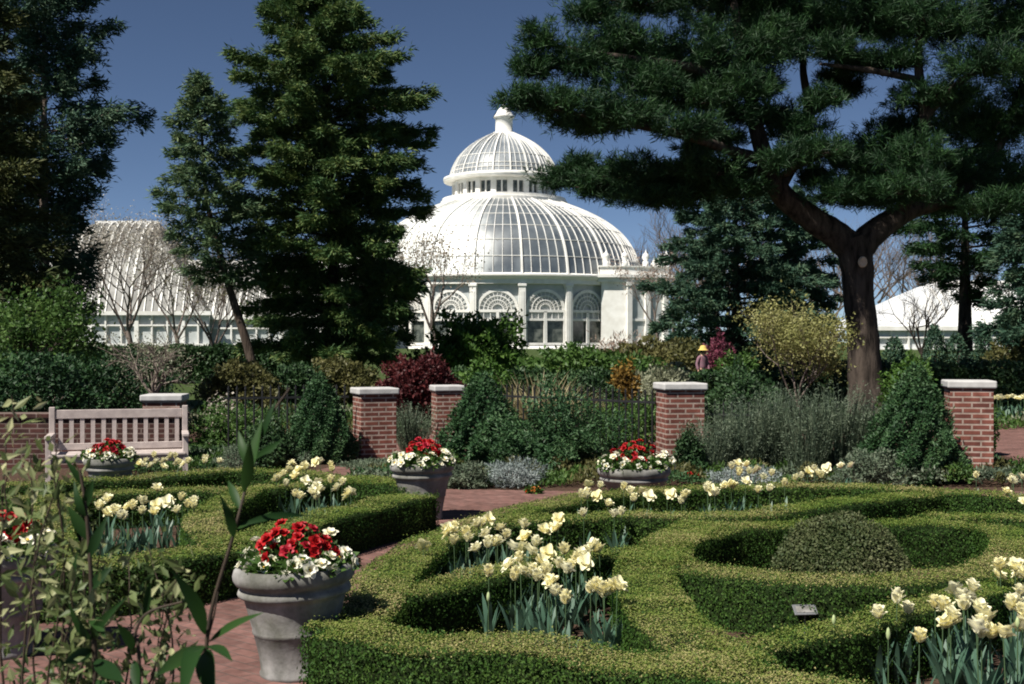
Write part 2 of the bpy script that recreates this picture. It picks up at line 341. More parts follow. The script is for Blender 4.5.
def catmull(pts, per=8, closed=False):
    P = [np.array(tuple(p), float) for p in pts]; n = len(P); out = []
    for i in range(n if closed else n-1):
        p0 = P[(i-1) % n] if closed or i > 0 else P[0]; p1 = P[i]; p2 = P[(i+1) % n]; p3 = P[(i+2) % n] if closed or i+2 < n else P[-1]
        for k in range(per):
            t = k/per; out.append(.5*((2*p1)+(-p0+p2)*t+(2*p0-5*p1+4*p2-p3)*t*t+(-p0+3*p1-3*p2+p3)*t**3))
    if not closed: out.append(P[-1])
    return np.array(out)

# ------------------------------------------------------------------ the setting
def sheet(name, poly, z, m):
    b = MB(); b.add([(x, y, z) for x, y in poly], [list(range(len(poly)))]); o = b.build(name, m); o['kind'] = 'structure'; return o
b = MB(); xs = np.concatenate([np.linspace(-900, -120, 6), np.linspace(-100, 100, 21), np.linspace(120, 900, 6)]); ys = np.concatenate([np.linspace(-30, 60, 8), np.linspace(62, 112, 18), np.linspace(125, 1500, 10)])
V = [(x, y, gz(y)) for y in ys for x in xs]; nx = len(xs)
b.add(V, np.array([[j*nx+i, j*nx+i+1, (j+1)*nx+i+1, (j+1)*nx+i] for j in range(len(ys)-1) for i in range(nx-1)]), 0, True)
o = b.build('ground', M['lawn']); o['kind'] = 'structure'
sheet('garden_soil', [(-14, -4), (14, -4), (14, 33), (-14, 33)], .004, M['soil'])
sheet('brick_path', [(-6, 1), (-.85, 1), (-.95, 6.6), (-.9, 8.3), (-.45, 10.9), (.4, 12.4), (1.2, 13.2), (13, 13.6), (13, 15.6), (.9, 15.6), (-1.2, 15.9), (-1.4, 19.5), (-1.2, 25), (-2.1, 25), (-2.6, 19.5), (-3.6, 15.6), (-1.6, 14.6), (-1.2, 12.9), (-2.9, 9.0), (-6, 7.6)], .009, M['pathbrick'])
sheet('side_path', [(7.8, 15.602), (12.5, 15.602), (15, 27), (9.2, 27)], .009, M['pathbrick'])
sheet('back_path', [(.6, 23), (8, 23), (8, 26), (.6, 26)], .009, M['pathbrick'])

# ------------------------------------------------------------------ conservatory rotunda
YC = 140.0; XC = -0.93; ZB = 1.2
cons = thing('conservatory', 'white domed glass conservatory rotunda with a small lantern on top', 'conservatory', (XC, YC, ZB))
C0 = np.array([XC, YC, 0])
def pol(r, a, z): return np.array([XC + r*math.sin(a), YC - r*math.cos(a), z])      # a = 0 faces the camera, positive to the right
NB = 20; PH = math.radians(7.0); ST = 2*math.pi/NB
RD = 16.1; zw0, zw1 = ZB, 8.2
b = MB(); b.lathe([(RD+.35, ZB-.5), (RD+.35, ZB+.35), (RD+.1, ZB+.35)], 80, c=C0); b.build('plinth', M['white'], cons)
b = MB(); b.lathe([(RD-.9, ZB), (RD-.9, 8.6)], 60, c=C0); b.build('interior_wall', M['glass'], cons)
# bay: local frame, x along chord, y outward (towards -Y at a = 0), z up
HW = RD*math.tan(ST/2)-.42
zs = 5.3; Ra = HW-.12                                              # arch springing and radius
def bay_parts():
    fr = MB(); 
    def P(x, z, y=0): return (x, -y, z)
    # arch ribs
    for r in (Ra, Ra*.72, Ra*.50, Ra*.30):
        p = [P(r*math.cos(math.pi*k/20), zs+r*math.sin(math.pi*k/20), .03) for k in range(21)]
        for k in range(20): fr.bar(p[k], p[k+1], .30 if r == Ra else .10, .16, up=(0, 1, 0))
    fr.box(P(0, zw1-.12, .04), (2*HW, .2, .24))
    for k in range(1, 12):
        a = math.pi*k/12; fr.bar(P(Ra*.34*math.cos(a), zs+Ra*.34*math.sin(a), .02), P(Ra*math.cos(a), zs+Ra*math.sin(a), .02), .055, .1, up=(0, 1, 0))
    fr.box(P(0, zs-.12, .05), (2*HW, .22, .28)); fr.box(P(0, zs-1.02, .05), (2*HW, .2, .24)); fr.box(P(0, ZB+.55, .06), (2*HW, .24, .24))
    fr.box(P(0, (ZB+.6+zs-1.0)/2, .08), (.34, .24, zs-1.7-ZB+.1))
    fr.box(P(0, zs-.55, .06), (.3, .2, .74))
    for s in (-1, 1):
        fr.box(P(s*(HW-.06), (ZB+zs)/2+.2, .07), (.16, .22, zs-ZB-.4))
        for q in (.35, .68): fr.box(P(s*HW*q, zs-.55, .04), (.07, .12, .7))
    gl = MB(); gl.add([P(-HW, ZB+.4, -.15), P(HW, ZB+.4, -.15), P(HW, zs-.9, -.15), P(-HW, zs-.9, -.15)], [[0, 1, 2, 3]]); gl.add([P(-HW, zs-.9, -.14), P(HW, zs-.9, -.14), P(HW, zw1, -.14), P(-HW, zw1, -.14)], [[0, 1, 2, 3]], 1)
    return fr, gl
frame0 = None
for k in range(-6, 7):
    a = PH + (k+.5)*ST - 0*ST
    rr = RD*math.cos(ST/2) - .05
    if frame0 is None:
        fr, gl = bay_parts(); frame0 = fr.build('arched_window', M['white'], cons, local=True); pane0 = gl.build('pane', [M['glass'], M['paleglass']], frame0, local=True); f_ = frame0; p_ = pane0
    else:
        f_ = frame0.copy(); COL.objects.link(f_); f_.parent = cons; p_ = pane0.copy(); COL.objects.link(p_); p_.parent = f_
    f_.location = (rr*math.sin(a), -rr*math.cos(a), -ZB); f_.rotation_euler = (0, 0, a)
c0 = None
for k in range(-6, 8):
    a = PH + k*ST
    if c0 is None:
        cb_ = MB(); cb_.box((0, 0, ZB+.35), (.95, .8, .7), bev=.04); cb_.box((0, 0, (ZB+8)/2), (.70, .6, 8-ZB-.6)); cb_.box((0, 0, 7.85), (.9, .78, .3), bev=.05); cb_.box((0, -.31, 4.6), (.36, .06, 5.2)); c0 = cb_.build('column', M['white'], cons, local=True); q = c0
    else:
        q = c0.copy(); COL.objects.link(q); q.parent = cons
    q.location = (RD*math.sin(a), -RD*math.cos(a), -ZB); q.rotation_euler = (0, 0, a)
b = MB(); b.lathe([(RD-.6, 8.0), (RD+.30, 8.0), (RD+.30, 8.45), (RD+.42, 8.5), (RD+.62, 8.78), (RD+.75, 8.82), (RD+.75, 8.98), (RD+.1, 9.02), (RD-.2, 9.2)], 100, c=C0, smooth=False); b.build('cornice', M['white'], cons)
def dome(prof, nrib, nsub, rw, sw, rings, nm, glassmat, cup):
    P = catmull([(r, 0, z) for r, z in prof], 8)[:, [0, 2]]
    g = MB(); g.lathe(P, 80, c=C0); go = g.build(nm, glassmat, cons)
    sb = MB()
    for k in range(nrib):
        a = PH + k*2*math.pi/nrib; rb = MB()
        for i in range(len(P)-1):
            rb.bar(pol(P[i, 0]+.05, a, P[i, 1]+.05), pol(P[i+1, 0]+.05, a, P[i+1, 1]+.05), rw, .22, up=(math.sin(a), -math.cos(a), .6))
        rb.build('dome_rib', M['white'], go)
        for j in range(1, nsub):
            a2 = a + j*2*math.pi/nrib/nsub
            lim = len(P)-1
            for i in range(lim):
                sb.bar(pol(P[i, 0]+.02, a2, P[i, 1]+.02), pol(P[i+1, 0]+.02, a2, P[i+1, 1]+.02), sw, .12, up=(math.sin(a2), -math.cos(a2), .6))
    for t in rings:
        z = t; r = float(np.interp(z, P[:, 1], P[:, 0]))
        for k in range(80):
            a, a2 = k*2*math.pi/80, (k+1)*2*math.pi/80
            sb.bar(pol(r+.03, a, z+.03), pol(r+.03, a2, z+.03),  .08, .08)
    sb.build('glazing_bars', M['white'], go)
    return P
dome([(16.0, 9.0), (15.75, 10.4), (15.1, 12.2), (13.9, 14.0), (12.0, 15.6), (9.6, 16.9), (6.9, 18.0)], 20, 5, .21, .055, (10.9, 12.7, 14.3, 15.7, 16.8), 'main_dome', M['domeglass_glare'], None)
b = MB(); b.lathe([(6.2, 17.6), (7.35, 17.7), (7.4, 18.2), (7.2, 18.25), (7.2, 18.55), (6.0, 18.6)], 60, c=C0, smooth=False); b.build('gallery', M['white'], cons)
b = MB(); b.lathe([(5.75, 18.3), (5.75, 20.8)], 60, c=C0); b.build('clerestory_glass', M['glass'], cons)
b = MB()
for k in range(20):
    a = PH+k*ST; b.box(pol(5.85, a, 19.55), (.62, .4, 2.3), rz=a)
    for d in (1/2,): b.box(pol(5.82, a+ST*d, 19.5), (.16, .25, 2.2), rz=a+ST*d)
b.lathe([(5.9, 18.3), (5.9, 18.8), (5.7, 18.8)], 60, c=C0, smooth=False); b.lathe([(5.7, 20.1), (5.95, 20.1), (5.95, 20.7)], 60, c=C0, smooth=False)
b.build('clerestory_frame', M['white'], cons)
b = MB(); b.lathe([(5.8, 20.45), (7.0, 20.5), (7.1, 20.75), (7.05, 20.95), (6.3, 21.15)], 60, c=C0, smooth=False); b.build('eave', M['white'], cons)
dome([(6.25, 21.1), (5.9, 22.2), (5.2, 23.4), (4.0, 24.6), (2.6, 25.5), (1.1, 26.2)], 20, 3, .15, .05, (21.6, 22.1, 23.2), 'upper_dome', M['upperglass'], None)
b = MB(); b.lathe([(1.2, 26.0), (1.35, 26.1), (1.3, 26.35), (1.0, 26.4), (1.0, 28.0), (1.25, 28.1), (1.2, 28.3), (1.0, 28.45), (.75, 28.95), (.4, 29.35), (.15, 29.6), (.22, 29.8), (.06, 29.95), (0, 30.6)], 24, c=C0); b.build('lantern', M['white'], cons)
# side porches
def porch(sx):
    pr = MB()
    pl = [(10.4, -12.9), (13.0, -12.9), (17.6, -11.2), (17.6, 4), (10.4, 4)]
    def ring(off, z0, z1, bld):
        c = np.mean(pl, axis=0); pts = [(p[0]+np.sign(p[0]-c[0])*off, p[1]+np.sign(p[1]-c[1])*off) for p in pl]
        v = [(XC+sx*x, YC+y, z0) for x, y in pts]+[(XC+sx*x, YC+y, z1) for x, y in pts]; n = len(pts)
        f = [[i, (i+1) % n, n+(i+1) % n, n+i] for i in range(n)]+[list(range(n, 2*n)), list(range(n))[::-1]]
        bld.add(v, f)
    ring(0, ZB-.4, 8.3, pr); po = pr.build('porch', M['white'], cons)
    co = MB(); ring(.35, 8.3, 8.75, co); ring(.7, 8.78, 9.1, co); ring(.15, 9.1, 9.9, co); ring(.3, 9.9, 10.05, co); ring(.12, ZB-.42, ZB+.9, co); co.build('porch_cornice', M['white'], po)
    for x, y in [(10.9, -12.8), (12.9, -12.8), (15.2, -12.0), (17.5, -11.1), (17.5, -5), (17.5, 0)]:
        fi = MB(); fi.lathe([(.34, 10.05), (.34, 10.5), (.2, 10.6), (.42, 10.95), (.3, 11.3), (.08, 11.5), (0, 11.9)], 12, c=(XC+sx*x, YC+y, 0)); fi.build('finial', M['white'], po)
    # niches and pilasters on the slanted face
    d = np.array([4.6, 1.7]); L = np.linalg.norm(d); d /= L; nn = np.array([d[1], -d[0]])
    for u in (.3, 2.45, 4.6):
        p = np.array([13.0, -12.9])+d*u+nn*.16; pi_ = MB(); ang = math.atan2(d[1], d[0]*sx)
        pi_.box((XC+sx*p[0], YC+p[1], 4.9), (.55, .4, 6.8), rz=ang); pi_.box((XC+sx*p[0], YC+p[1], 8.1), (.75, .6, .36), rz=ang); pi_.build('pilaster', M['white'], po)
    for u in (1.38, 3.52):
        p = np.array([13.0, -12.9])+d*u+nn*.03; wn = MB(); hw = .62; n = 12
        def q(x, z): return (XC+sx*(p[0]+d[0]*x), YC+p[1]+d[1]*x, z)
        v = [q(-hw, 2.6), q(hw, 2.6)]+[q(hw*math.cos(math.pi*k/n), 6.1+hw*math.sin(math.pi*k/n)) for k in range(n+1)]
        wn.add(v, [list(range(len(v)))]); wn.build('niche', M['paleglass'], po)
        sl_ = MB(); sl_.bar(q(-.9, 4.3), q(.9, 4.3), .3, .25); sl_.build('string_course', M['white'], po)
porch(1); porch(-1)

# ------------------------------------------------------------------ glasshouse wings
def wing(label, x0, x1, Y, zb, ze, zr, depth, step, hip0, roofm, name='glasshouse', wallm=None, hip1=0):
    g = thing(name, label, 'glasshouse', ((x0+x1)/2, Y, zb))
    n = 8; prof = []
    for k in range(n+1):
        t = k/n; prof.append((depth*t, ze+(zr-ze)*math.sin(t*math.pi/2)**.9))
    prof = prof + [(2*depth-a, z) for a, z in prof[::-1][1:]]
    b = MB(); V = []
    for i, (d, z) in enumerate(prof):
        ins = hip0*(z-ze)/(zr-ze)
        V += [(x0+ins, Y+d, z), (x1-ins*(hip1/hip0), Y+d, z)]
    m = len(prof)
    b.add(V, [[2*i, 2*i+1, 2*i+3, 2*i+2] for i in range(m-1)] + [[2*i for i in range(m)][::-1], [2*i+1 for i in range(m)]])
    b.build('roof', roofm, g)
    r = MB(); k = 0; x = x0+step
    while x < x1:
        for i in range(n):
            ins = x0+hip0*(prof[i+1][1]-ze)/(zr-ze)
            if x > ins and x < x1-(ins-x0)*(hip1/hip0): r.bar((x, Y+prof[i][0], prof[i][1]+.05), (x, Y+prof[i+1][0], prof[i+1][1]+.05), .22 if k % 4 == 0 else .11, .16, up=(0, -.5, 1))
        x += step; k += 1
    r.bar((x0+hip0, Y+depth, zr+.1), (x1-hip1, Y+depth, zr+.1), .5, .3)
    r.build('glazing_bars', M['white'], g)
    wl = MB(); wl.box(((x0+x1)/2, Y+.5, (zb+ze)/2), (x1-x0, .3, ze-zb)); wl.build('glass_wall', wallm or M['paleglass'], g)
    po = MB(); x = x0; k = 0
    while x <= x1+.01:
        po.box((x, Y+.2, (zb+ze)/2), (.42 if k % 3 == 0 else .16, .3, ze-zb)); x += step*2; k += 1
    po.box(((x0+x1)/2, Y+.12, ze+.05), (x1-x0+.6, .7, .38)); po.box(((x0+x1)/2, Y+.2, zb+.3), (x1-x0+.3, .44, .6)); po.box(((x0+x1)/2, Y+.22, zb+(ze-zb)*.68), (x1-x0, .3, .16))
    po.build('wall_frame', M['white'], g)
    return g
wing('low white glasshouse wing with a ribbed curved roof behind the leaning trunk', -45, -15.5, 118, 1.2, 4.3, 10.2, 7.0, .62, 2.0, M['dullglass'])
wing('long glasshouse wing with a whitewashed roof beyond the forked pine trunk', 33.2, 64, 110, .75, 3.15, 7.8, 9.5, .8, 8.5, M['whitewash'], wallm=M['whitewash'])
wing('tall hipped glasshouse block half hidden by the pale bare branches', -50, -29.5, 116.5, 1.2, 4.7, 14.2, 7.5, .75, 7.0, M['dullglass'], wallm=M['paleglass'], hip1=7.0)

# ------------------------------------------------------------------ trees
def spine_tube(mb, pts, rad, n=8, jitter=0, rng=None, mi=0):
    P = catmull(pts, 5); k = len(P); R = np.interp(np.linspace(0, 1, k), np.linspace(0, 1, len(rad)), rad)
    if rng is not None and jitter: P = P + rng.normal(size=P.shape)*jitter*R[:, None]
    mb.tube(P, R, n, mi)
    return P
def conifer(name, label, cat, base, H, prof, nbr, seed, m, barkm, low=.06, blade=(.34, .085), dens=9, slope=.1, droop=.35, lean=(0, 0), trunk_r=.3, group=None, spread=.3, per=11, flat=.12, axis=None, Yd=0):
    rng = np.random.default_rng(seed)
    root = thing(name, label, cat, base, group); B = np.array(base)
    def ax(t):
        if axis is None: return B + np.array([lean[0]*(t-t*t*.55)*2, lean[1]*t, H*t])
        z = B[2]+H*t; zz = [EYE-(p[1]-HZ)*Yd/F for p in axis]; xx = [(p[0]-CX)*Yd/F for p in axis]
        return np.array([np.interp(z, zz, xx), B[1], z])
    tr = MB(); ts = np.linspace(0, .97, 14)
    tr.tube([ax(t) for t in ts], [trunk_r*(1-.93*t)*(1.25 if i == 0 else 1) for i, t in enumerate(ts)], 10)
    P = []; D = []
    for i in range(nbr):
        t = low + (1-low)*max(0, (i+rng.uniform(-.5, .5))/nbr)**.95; t = min(max(t, low*.8), .985)
        az = i*2.39996+rng.uniform(-.5, .5); Lb = prof(t)*rng.uniform(.68, 1.12)
        o = np.array([math.cos(az), math.sin(az), 0]); p = np.array([-o[1], o[0], 0]); c = ax(t)
        sl0 = slope + .55*max(0, t-.55)
        def at(s): return c + o*Lb*s + np.array([0, 0, 1])*Lb*(sl0*s - droop*s*s*.6 + droop*.25*s**3)
        ss = np.linspace(0, .95, 5)
        tr.tube([at(s) for s in ss], [max(.012, trunk_r*.26*(1-t*.7)*(1-.85*s)) for s in ss], 4, cap=False)
        n = int(dens*Lb)+5
        s = rng.uniform(.12, 1.03, n)**.75
        lat = rng.uniform(-1, 1, n)*spread*Lb*np.clip(1.15-s, .12, 1)*np.clip(s*3, .2, 1)
        q = np.stack([at(x) for x in s]) + p*lat[:, None] + rng.normal(size=(n, 3))*np.array([.1, .1, flat])*(.4+.12*Lb)
        for k in range(per):
            P.append(q + rng.normal(size=(n, 3))*.09); D.append(o*.75 + p*(np.sign(lat)*rng.uniform(.1, .9, n))[:, None] + rng.normal(size=(n, 3))*.45 + np.array([0, 0, -.06]))
    nt_ = 60; tt = rng.uniform(.93, 1.0, nt_)
    for k in range(8):
        P.append(np.stack([ax(t) for t in tt]) + rng.normal(size=(nt_, 3))*.05); D.append(rng.normal(size=(nt_, 3))*.6+np.array([0, 0, .8]))
    P = np.concatenate(P); D = np.concatenate(D); N = rnd3(rng, len(P))*.9+np.array([-.15, -.3, .6])
    cr = MB(); cr.leaves(P, D, N, blade[0]*rng.uniform(.6, 1.25, len(P)), blade[1]*rng.uniform(.7, 1.3, len(P)))
    tr.build('trunk', barkm, root); cr.build('crown', m, root)
    return root
def px_prof(pts, Y, H, yb):                                       # half widths in pixels at picture rows -> profile over t
    T = []; R = []
    for py, hw in pts: T.append((yb-py)*Y/F/H); R.append(hw*Y/F)
    o = np.argsort(T); T = np.array(T)[o]; R = np.array(R)[o]
    return lambda t: float(np.interp(t, T, R))
def base_at(px, Y): return ((px-CX)*Y/F, Y, gz(Y))
def yb(Y): return HZ + (EYE-gz(Y))*F/Y
# big spruce left of the dome
Y = 50; H = (yb(Y)+14)*Y/F
conifer('spruce_tree', 'tallest broad olive green spruce rising left of the domed conservatory', 'tree', base_at(330, Y), H,
        px_prof([(-14, 12), (5, 32), (40, 62), (70, 86), (100, 99), (130, 102), (200, 97), (270, 96), (320, 98), (355, 78), (390, 24)], Y, H, yb(Y)), 150, 3, M['spruce'], M['bark'], low=.07, dens=22, per=20, trunk_r=.36, slope=.16, droop=.42, blade=(.30, .058), axis=[(330, 390), (334, 250), (328, 100), (308, -14)], Yd=Y)
Y = 46; H = (yb(Y)-76)*Y/F
conifer('spruce_tree', 'slimmer grey green conifer with a bare leaning trunk beside the tallest spruce', 'tree', base_at(256, Y), H,
        px_prof([(76, 4), (100, 18), (130, 30), (160, 42), (190, 46), (230, 50), (262, 44), (290, 30), (300, 6)], Y, H, yb(Y)), 64, 5, M['spruce2'], M['redbark'], low=.33, dens=13, per=17, trunk_r=.2, slope=.2, droop=.3, blade=(.28, .055), axis=[(258, 392), (252, 360), (226, 277), (206, 200), (198, 76)], Yd=Y)
Y = 35; H = (yb(Y)+70)*Y/F
conifer('fir_tree', 'tall blue green fir with ragged side branches rising behind the bench', 'tree', base_at(44, Y), H,
        px_prof([(-70, 34), (0, 62), (50, 68), (90, 64), (128, 98), (175, 84), (205, 60), (260, 58), (300, 56), (350, 40)], Y, H, yb(Y)), 105, 8, M['fir'], M['palebark'], low=.12, dens=23, per=18, trunk_r=.2, slope=.25, droop=.25, blade=(.22, .048), flat=.2, spread=.36)
Y = 30; H = (yb(Y)+60)*Y/F
conifer('fir_tree', 'dark brownish fir standing in front of the blue green fir', 'tree', base_at(-22, Y), H,
        px_prof([(-60, 12), (0, 25), (80, 48), (160, 66), (250, 80), (330, 85), (400, 70)], Y, H, yb(Y)), 110, 9, M['olivefir'], M['bark'], low=.04, dens=20, per=18, trunk_r=.3, slope=.12, droop=.4, blade=(.22, .045))
Y = 75; H = (yb(Y)-185)*Y/F
conifer('spruce_tree', 'dense spruce between the conservatory porch and the forked pine trunk', 'tree', base_at(736, Y), H,
        px_prof([(185, 36), (210, 60), (250, 76), (290, 84), (330, 80), (356, 60)], Y, H, yb(Y)), 90, 12, M['fir'], M['bark'], low=.03, dens=12, per=17, trunk_r=.4, slope=.12, droop=.35, blade=(.42, .085))
Y = 78; H = (yb(Y)-190)*Y/F
conifer('spruce_tree', 'darker spruce just left of the forked pine trunk', 'tree', base_at(796, Y), H,
        px_prof([(190, 14), (220, 32), (260, 42), (300, 46), (350, 40)], Y, H, yb(Y)), 60, 13, M['fir'], M['bark'], low=.03, dens=12, per=17, trunk_r=.4, blade=(.42, .085))
Y = 48; H = (yb(Y)-150)*Y/F
conifer('pine_tree', 'young pine with flat layered branches in front of the whitewashed roof', 'tree', base_at(965, Y), H,
        px_prof([(150, 40), (180, 62), (210, 78), (250, 84), (275, 60), (290, 15)], Y, H, yb(Y)), 38, 14, M['pine'], M['bark'], low=.36, dens=26, per=12, trunk_r=.36, slope=.05, droop=.12, blade=(.32, .05), flat=.10)
Y = 44; H = (yb(Y)-200)*Y/F
conifer('fir_tree', 'low dark fir with drooping branches beside the whitewashed roof', 'tree', base_at(1040, Y), H,
        px_prof([(200, 20), (240, 40), (290, 58), (325, 60), (345, 20)], Y, H, yb(Y)), 50, 15, M['fir'], M['bark'], low=.22, dens=20, per=16, trunk_r=.25, slope=-.05, droop=.3, blade=(.30, .055))

# the great pine
def great_pine():
    rng = np.random.default_rng(21); Y = 30.0
    root = thing('pine_tree', 'great dark pine with a thick forked trunk spreading over the right of the garden', 'tree', base_at(868, Y))
    tr = MB()
    def S(pts, rad, n=10): 
        return spine_tube(tr, [W(px, py, Y+dy) for px, py, dy in pts], rad, n, .03, rng)
    S([(870, 424, 0), (866, 385, 0), (862, 330, 0), (858, 290, 0), (856, 258, 0), (852, 240, 0)], [.62, .43, .38, .375, .42, .40], 16)
    S([(854, 252, 0), (838, 236, 0), (808, 216, -.2), (780, 192, -.4), (762, 150, -.6), (752, 104, -.7), (744, 60, -.6), (735, 10, -.4), (728, -40, 0)], [.40, .36, .31, .27, .21, .17, .14, .1, .05], 12)
    S([(857, 250, 0), (880, 228, .2), (912, 210, .6), (950, 197, 1.0), (985, 170, 1.4), (1010, 120, 1.6), (1030, 60, 1.8)], [.38, .32, .24, .19, .15, .11, .05], 12)
    S([(900, 215, .4), (915, 170, 0), (925, 120, -.5), (918, 60, -.8), (925, -10, -.8)], [.2, .17, .14, .10, .04], 8)
    S([(756, 158, -.6), (735, 152, -1.2), (700, 140, -2.0), (665, 131, -2.8), (615, 122, -3.4), (550, 108, -3.8)], [.16, .14, .11, .09, .06, .03], 8)
    S([(760, 170, -.6), (730, 178, -.2), (690, 178, .4), (640, 178, .8), (585, 180, 1.2)], [.15, .12, .1, .07, .03], 8)
    S([(752, 96, -.7), (700, 70, -1.5), (640, 60, -2.2), (575, 50, -2.4), (535, 40, -2.6)], [.15, .12, .09, .06, .02], 8)
    S([(780, 190, -.4), (800, 150, .8), (808, 105, 1.4), (803, 66, 1.6), (810, 20, 1.6)], [.14, .12, .12, .09, .03], 8)
    S([(805, 118, 1.4), (840, 96, 1.8), (858, 90, 2.0)], [.08, .07, .03], 8)
    S([(775, 180, -.4), (810, 160, -1.4), (840, 150, -2.0)], [.1, .08, .04], 8)
    S([(925, 118, -.5), (965, 78, -1.2), (1010, 62, -1.6)], [.1, .08, .03], 8)
    S([(918, 80, -.7), (870, 70, -1), (820, 64, -1.2)], [.1, .08, .03], 8)
    pads = [(522, 100, 22, 12, -3.9), (556, 104, 46, 17, -3.7), (610, 118, 50, 20, -3.4), (585, 126, 30, 11, -3.0), (640, 116, 36, 16, -2.8), (540, 40, 17, 17, -2.6), (533, 70, 20, 15, -2.4),
            (580, 62, 44, 26, -2.2), (625, 40, 45, 26, -2.0), (640, 85, 50, 22, -2.4), (690, 100, 46, 18, -1.5), (735, 112, 36, 24, -1.2), (700, 60, 60, 34, -1.0), (760, 48, 60, 30, -.6), (640, 0, 55, 24, -1.6), (720, -10, 80, 34, 0), (590, 14, 26, 14, -2.0),
            (800, 22, 70, 34, .6), (860, 18, 60, 30, -.4), (830, 50, 34, 16, -1.2), (930, 22, 60, 36, -.8), (1000, 20, 60, 44, 1.0), (985, 66, 48, 24, -1.4), (900, 60, 30, 15, -.8), (800, -50, 120, 40, 0), (930, -50, 110, 44, .4),
            (650, 176, 78, 17, .6), (600, 188, 34, 14, 1.0), (700, 188, 40, 14, .2), (580, 168, 26, 12, 1.2), (730, 172, 32, 14, -.4), (660, 192, 46, 11, 1.4),
            (815, 152, 38, 15, -1.6), (850, 90, 13, 8, 1.8), (790, 132, 22, 11, .8), (815, 178, 18, 12, .4), (848, 196, 24, 10, .6), (850, 160, 30, 14, 1.2),
            (905, 158, 50, 26, -.8), (945, 175, 46, 22, .8), (935, 98, 48, 17, -.6), (985, 130, 44, 34, 1.6), (1010, 175, 40, 30, 1.6), (1030, 110, 40, 50, 1.4), (960, 205, 40, 12, 1.2), (900, 130, 34, 16, .4), (870, 178, 34, 12, .2), (760, 84, 26, 20, -.4),
            (700, 150, 26, 8, 2.4), (880, 20, 60, 30, 3.0), (760, 20, 70, 36, 3.0), (690, 80, 50, 26, 2.6), (960, 120, 50, 30, 3.6), (640, 60, 40, 20, 1.5), (1060, 40, 60, 60, 0), (745, 85, 30, 24, -1.5), (772, 118, 28, 15, -.2), (838, 78, 22, 11, 1.8), (865, 64, 30, 10, -.6), (720, 140, 26, 10, -1.2), (690, 130, 38, 11, -3.2), (782, 160, 22, 14, -1.9), (800, 128, 26, 16, -1.0), (838, 192, 26, 12, -1.6), (884, 196, 26, 13, -1.5), (660, 200, 50, 10, -.4), (745, 190, 26, 10, -1.0), (820, 100, 22, 12, -1.4), (700, 170, 40, 14, -1.2), (870, 200, 28, 12, -1.2), (880, 150, 40, 16, 2.6), (560, 180, 24, 12, 1.6), (910, 190, 44, 16, -1.6), (1000, 205, 40, 16, -.6)]
    P = []; A = []
    for (px, py, rx, ry, dy) in pads:
        Yp = Y+dy; c = np.array(W(px, py, Yp)); R = np.array([rx, 0, ry])*Yp/F*.95; R[1] = R[0]*.8
        n = int(150*R[0]*R[1]+70*R[0]*R[2]*2+70)
        u = rnd3(rng, n)*(rng.uniform(0, 1, n)**(1/2.4))[:, None]
        u[:, 2] = np.where(u[:, 2] < -.35, u[:, 2]*.5, u[:, 2])
        lump = 1+.24*np.sin(u[:, 0]*7+px)+.18*np.sin(u[:, 1]*8+py)+.12*np.sin(u[:, 0]*17+u[:, 2]*9)+np.where(rng.uniform(0, 1, n) < .06, .22, 0)
        q = c + u*R*lump[:, None]
        q += rng.normal(size=(n, 3))*np.array([.09, .09, .05])
        P.append(q); A.append(u)
        # branchlets inside the pad
        for k in range(4):
            v = rnd3(rng, 1)[0]*R*np.array([.85, .85, .45]); tr.tube([c-v*.9+np.array([0, 0, -.15*R[2]]), c*1.0+np.array([0, 0, -.3*R[2]]), c+v], [.022, .03, .01], 4, cap=False)
    P = np.concatenate(P); A = np.concatenate(A); cr = MB(); n = len(P); PP = []; DD = []
    main = A*np.array([.8, .8, .2])+np.array([0, 0, .45])+rng.normal(size=A.shape)*.25
    for k in range(24):
        PP.append(P + rng.normal(size=P.shape)*.045); DD.append(main + rng.normal(size=(n, 3))*.75)
    PP = np.concatenate(PP); DD = np.concatenate(DD); N = rnd3(rng, len(PP))
    cr.leaves(PP, DD, N, rng.uniform(.13, .28, len(PP)), rng.uniform(.014, .026, len(PP)))
    tr.build('trunk', M['pinebark'], root); cr.build('crown', M['pine'], root)
    st = MB(); p = np.array(W(863, 262, Y-.47)); st.lathe([(.105, -.14), (.10, .03), (.075, .05), (.065, .03), (.03, .036), (0, .025)], 14)
    V = st.v[0]; V2 = np.stack([V[:, 0], -V[:, 2]*.9, V[:, 1]*1.35], 1); st.v[0] = V2 + p; st.build('pruned_stub', M['stub'], root)
great_pine()

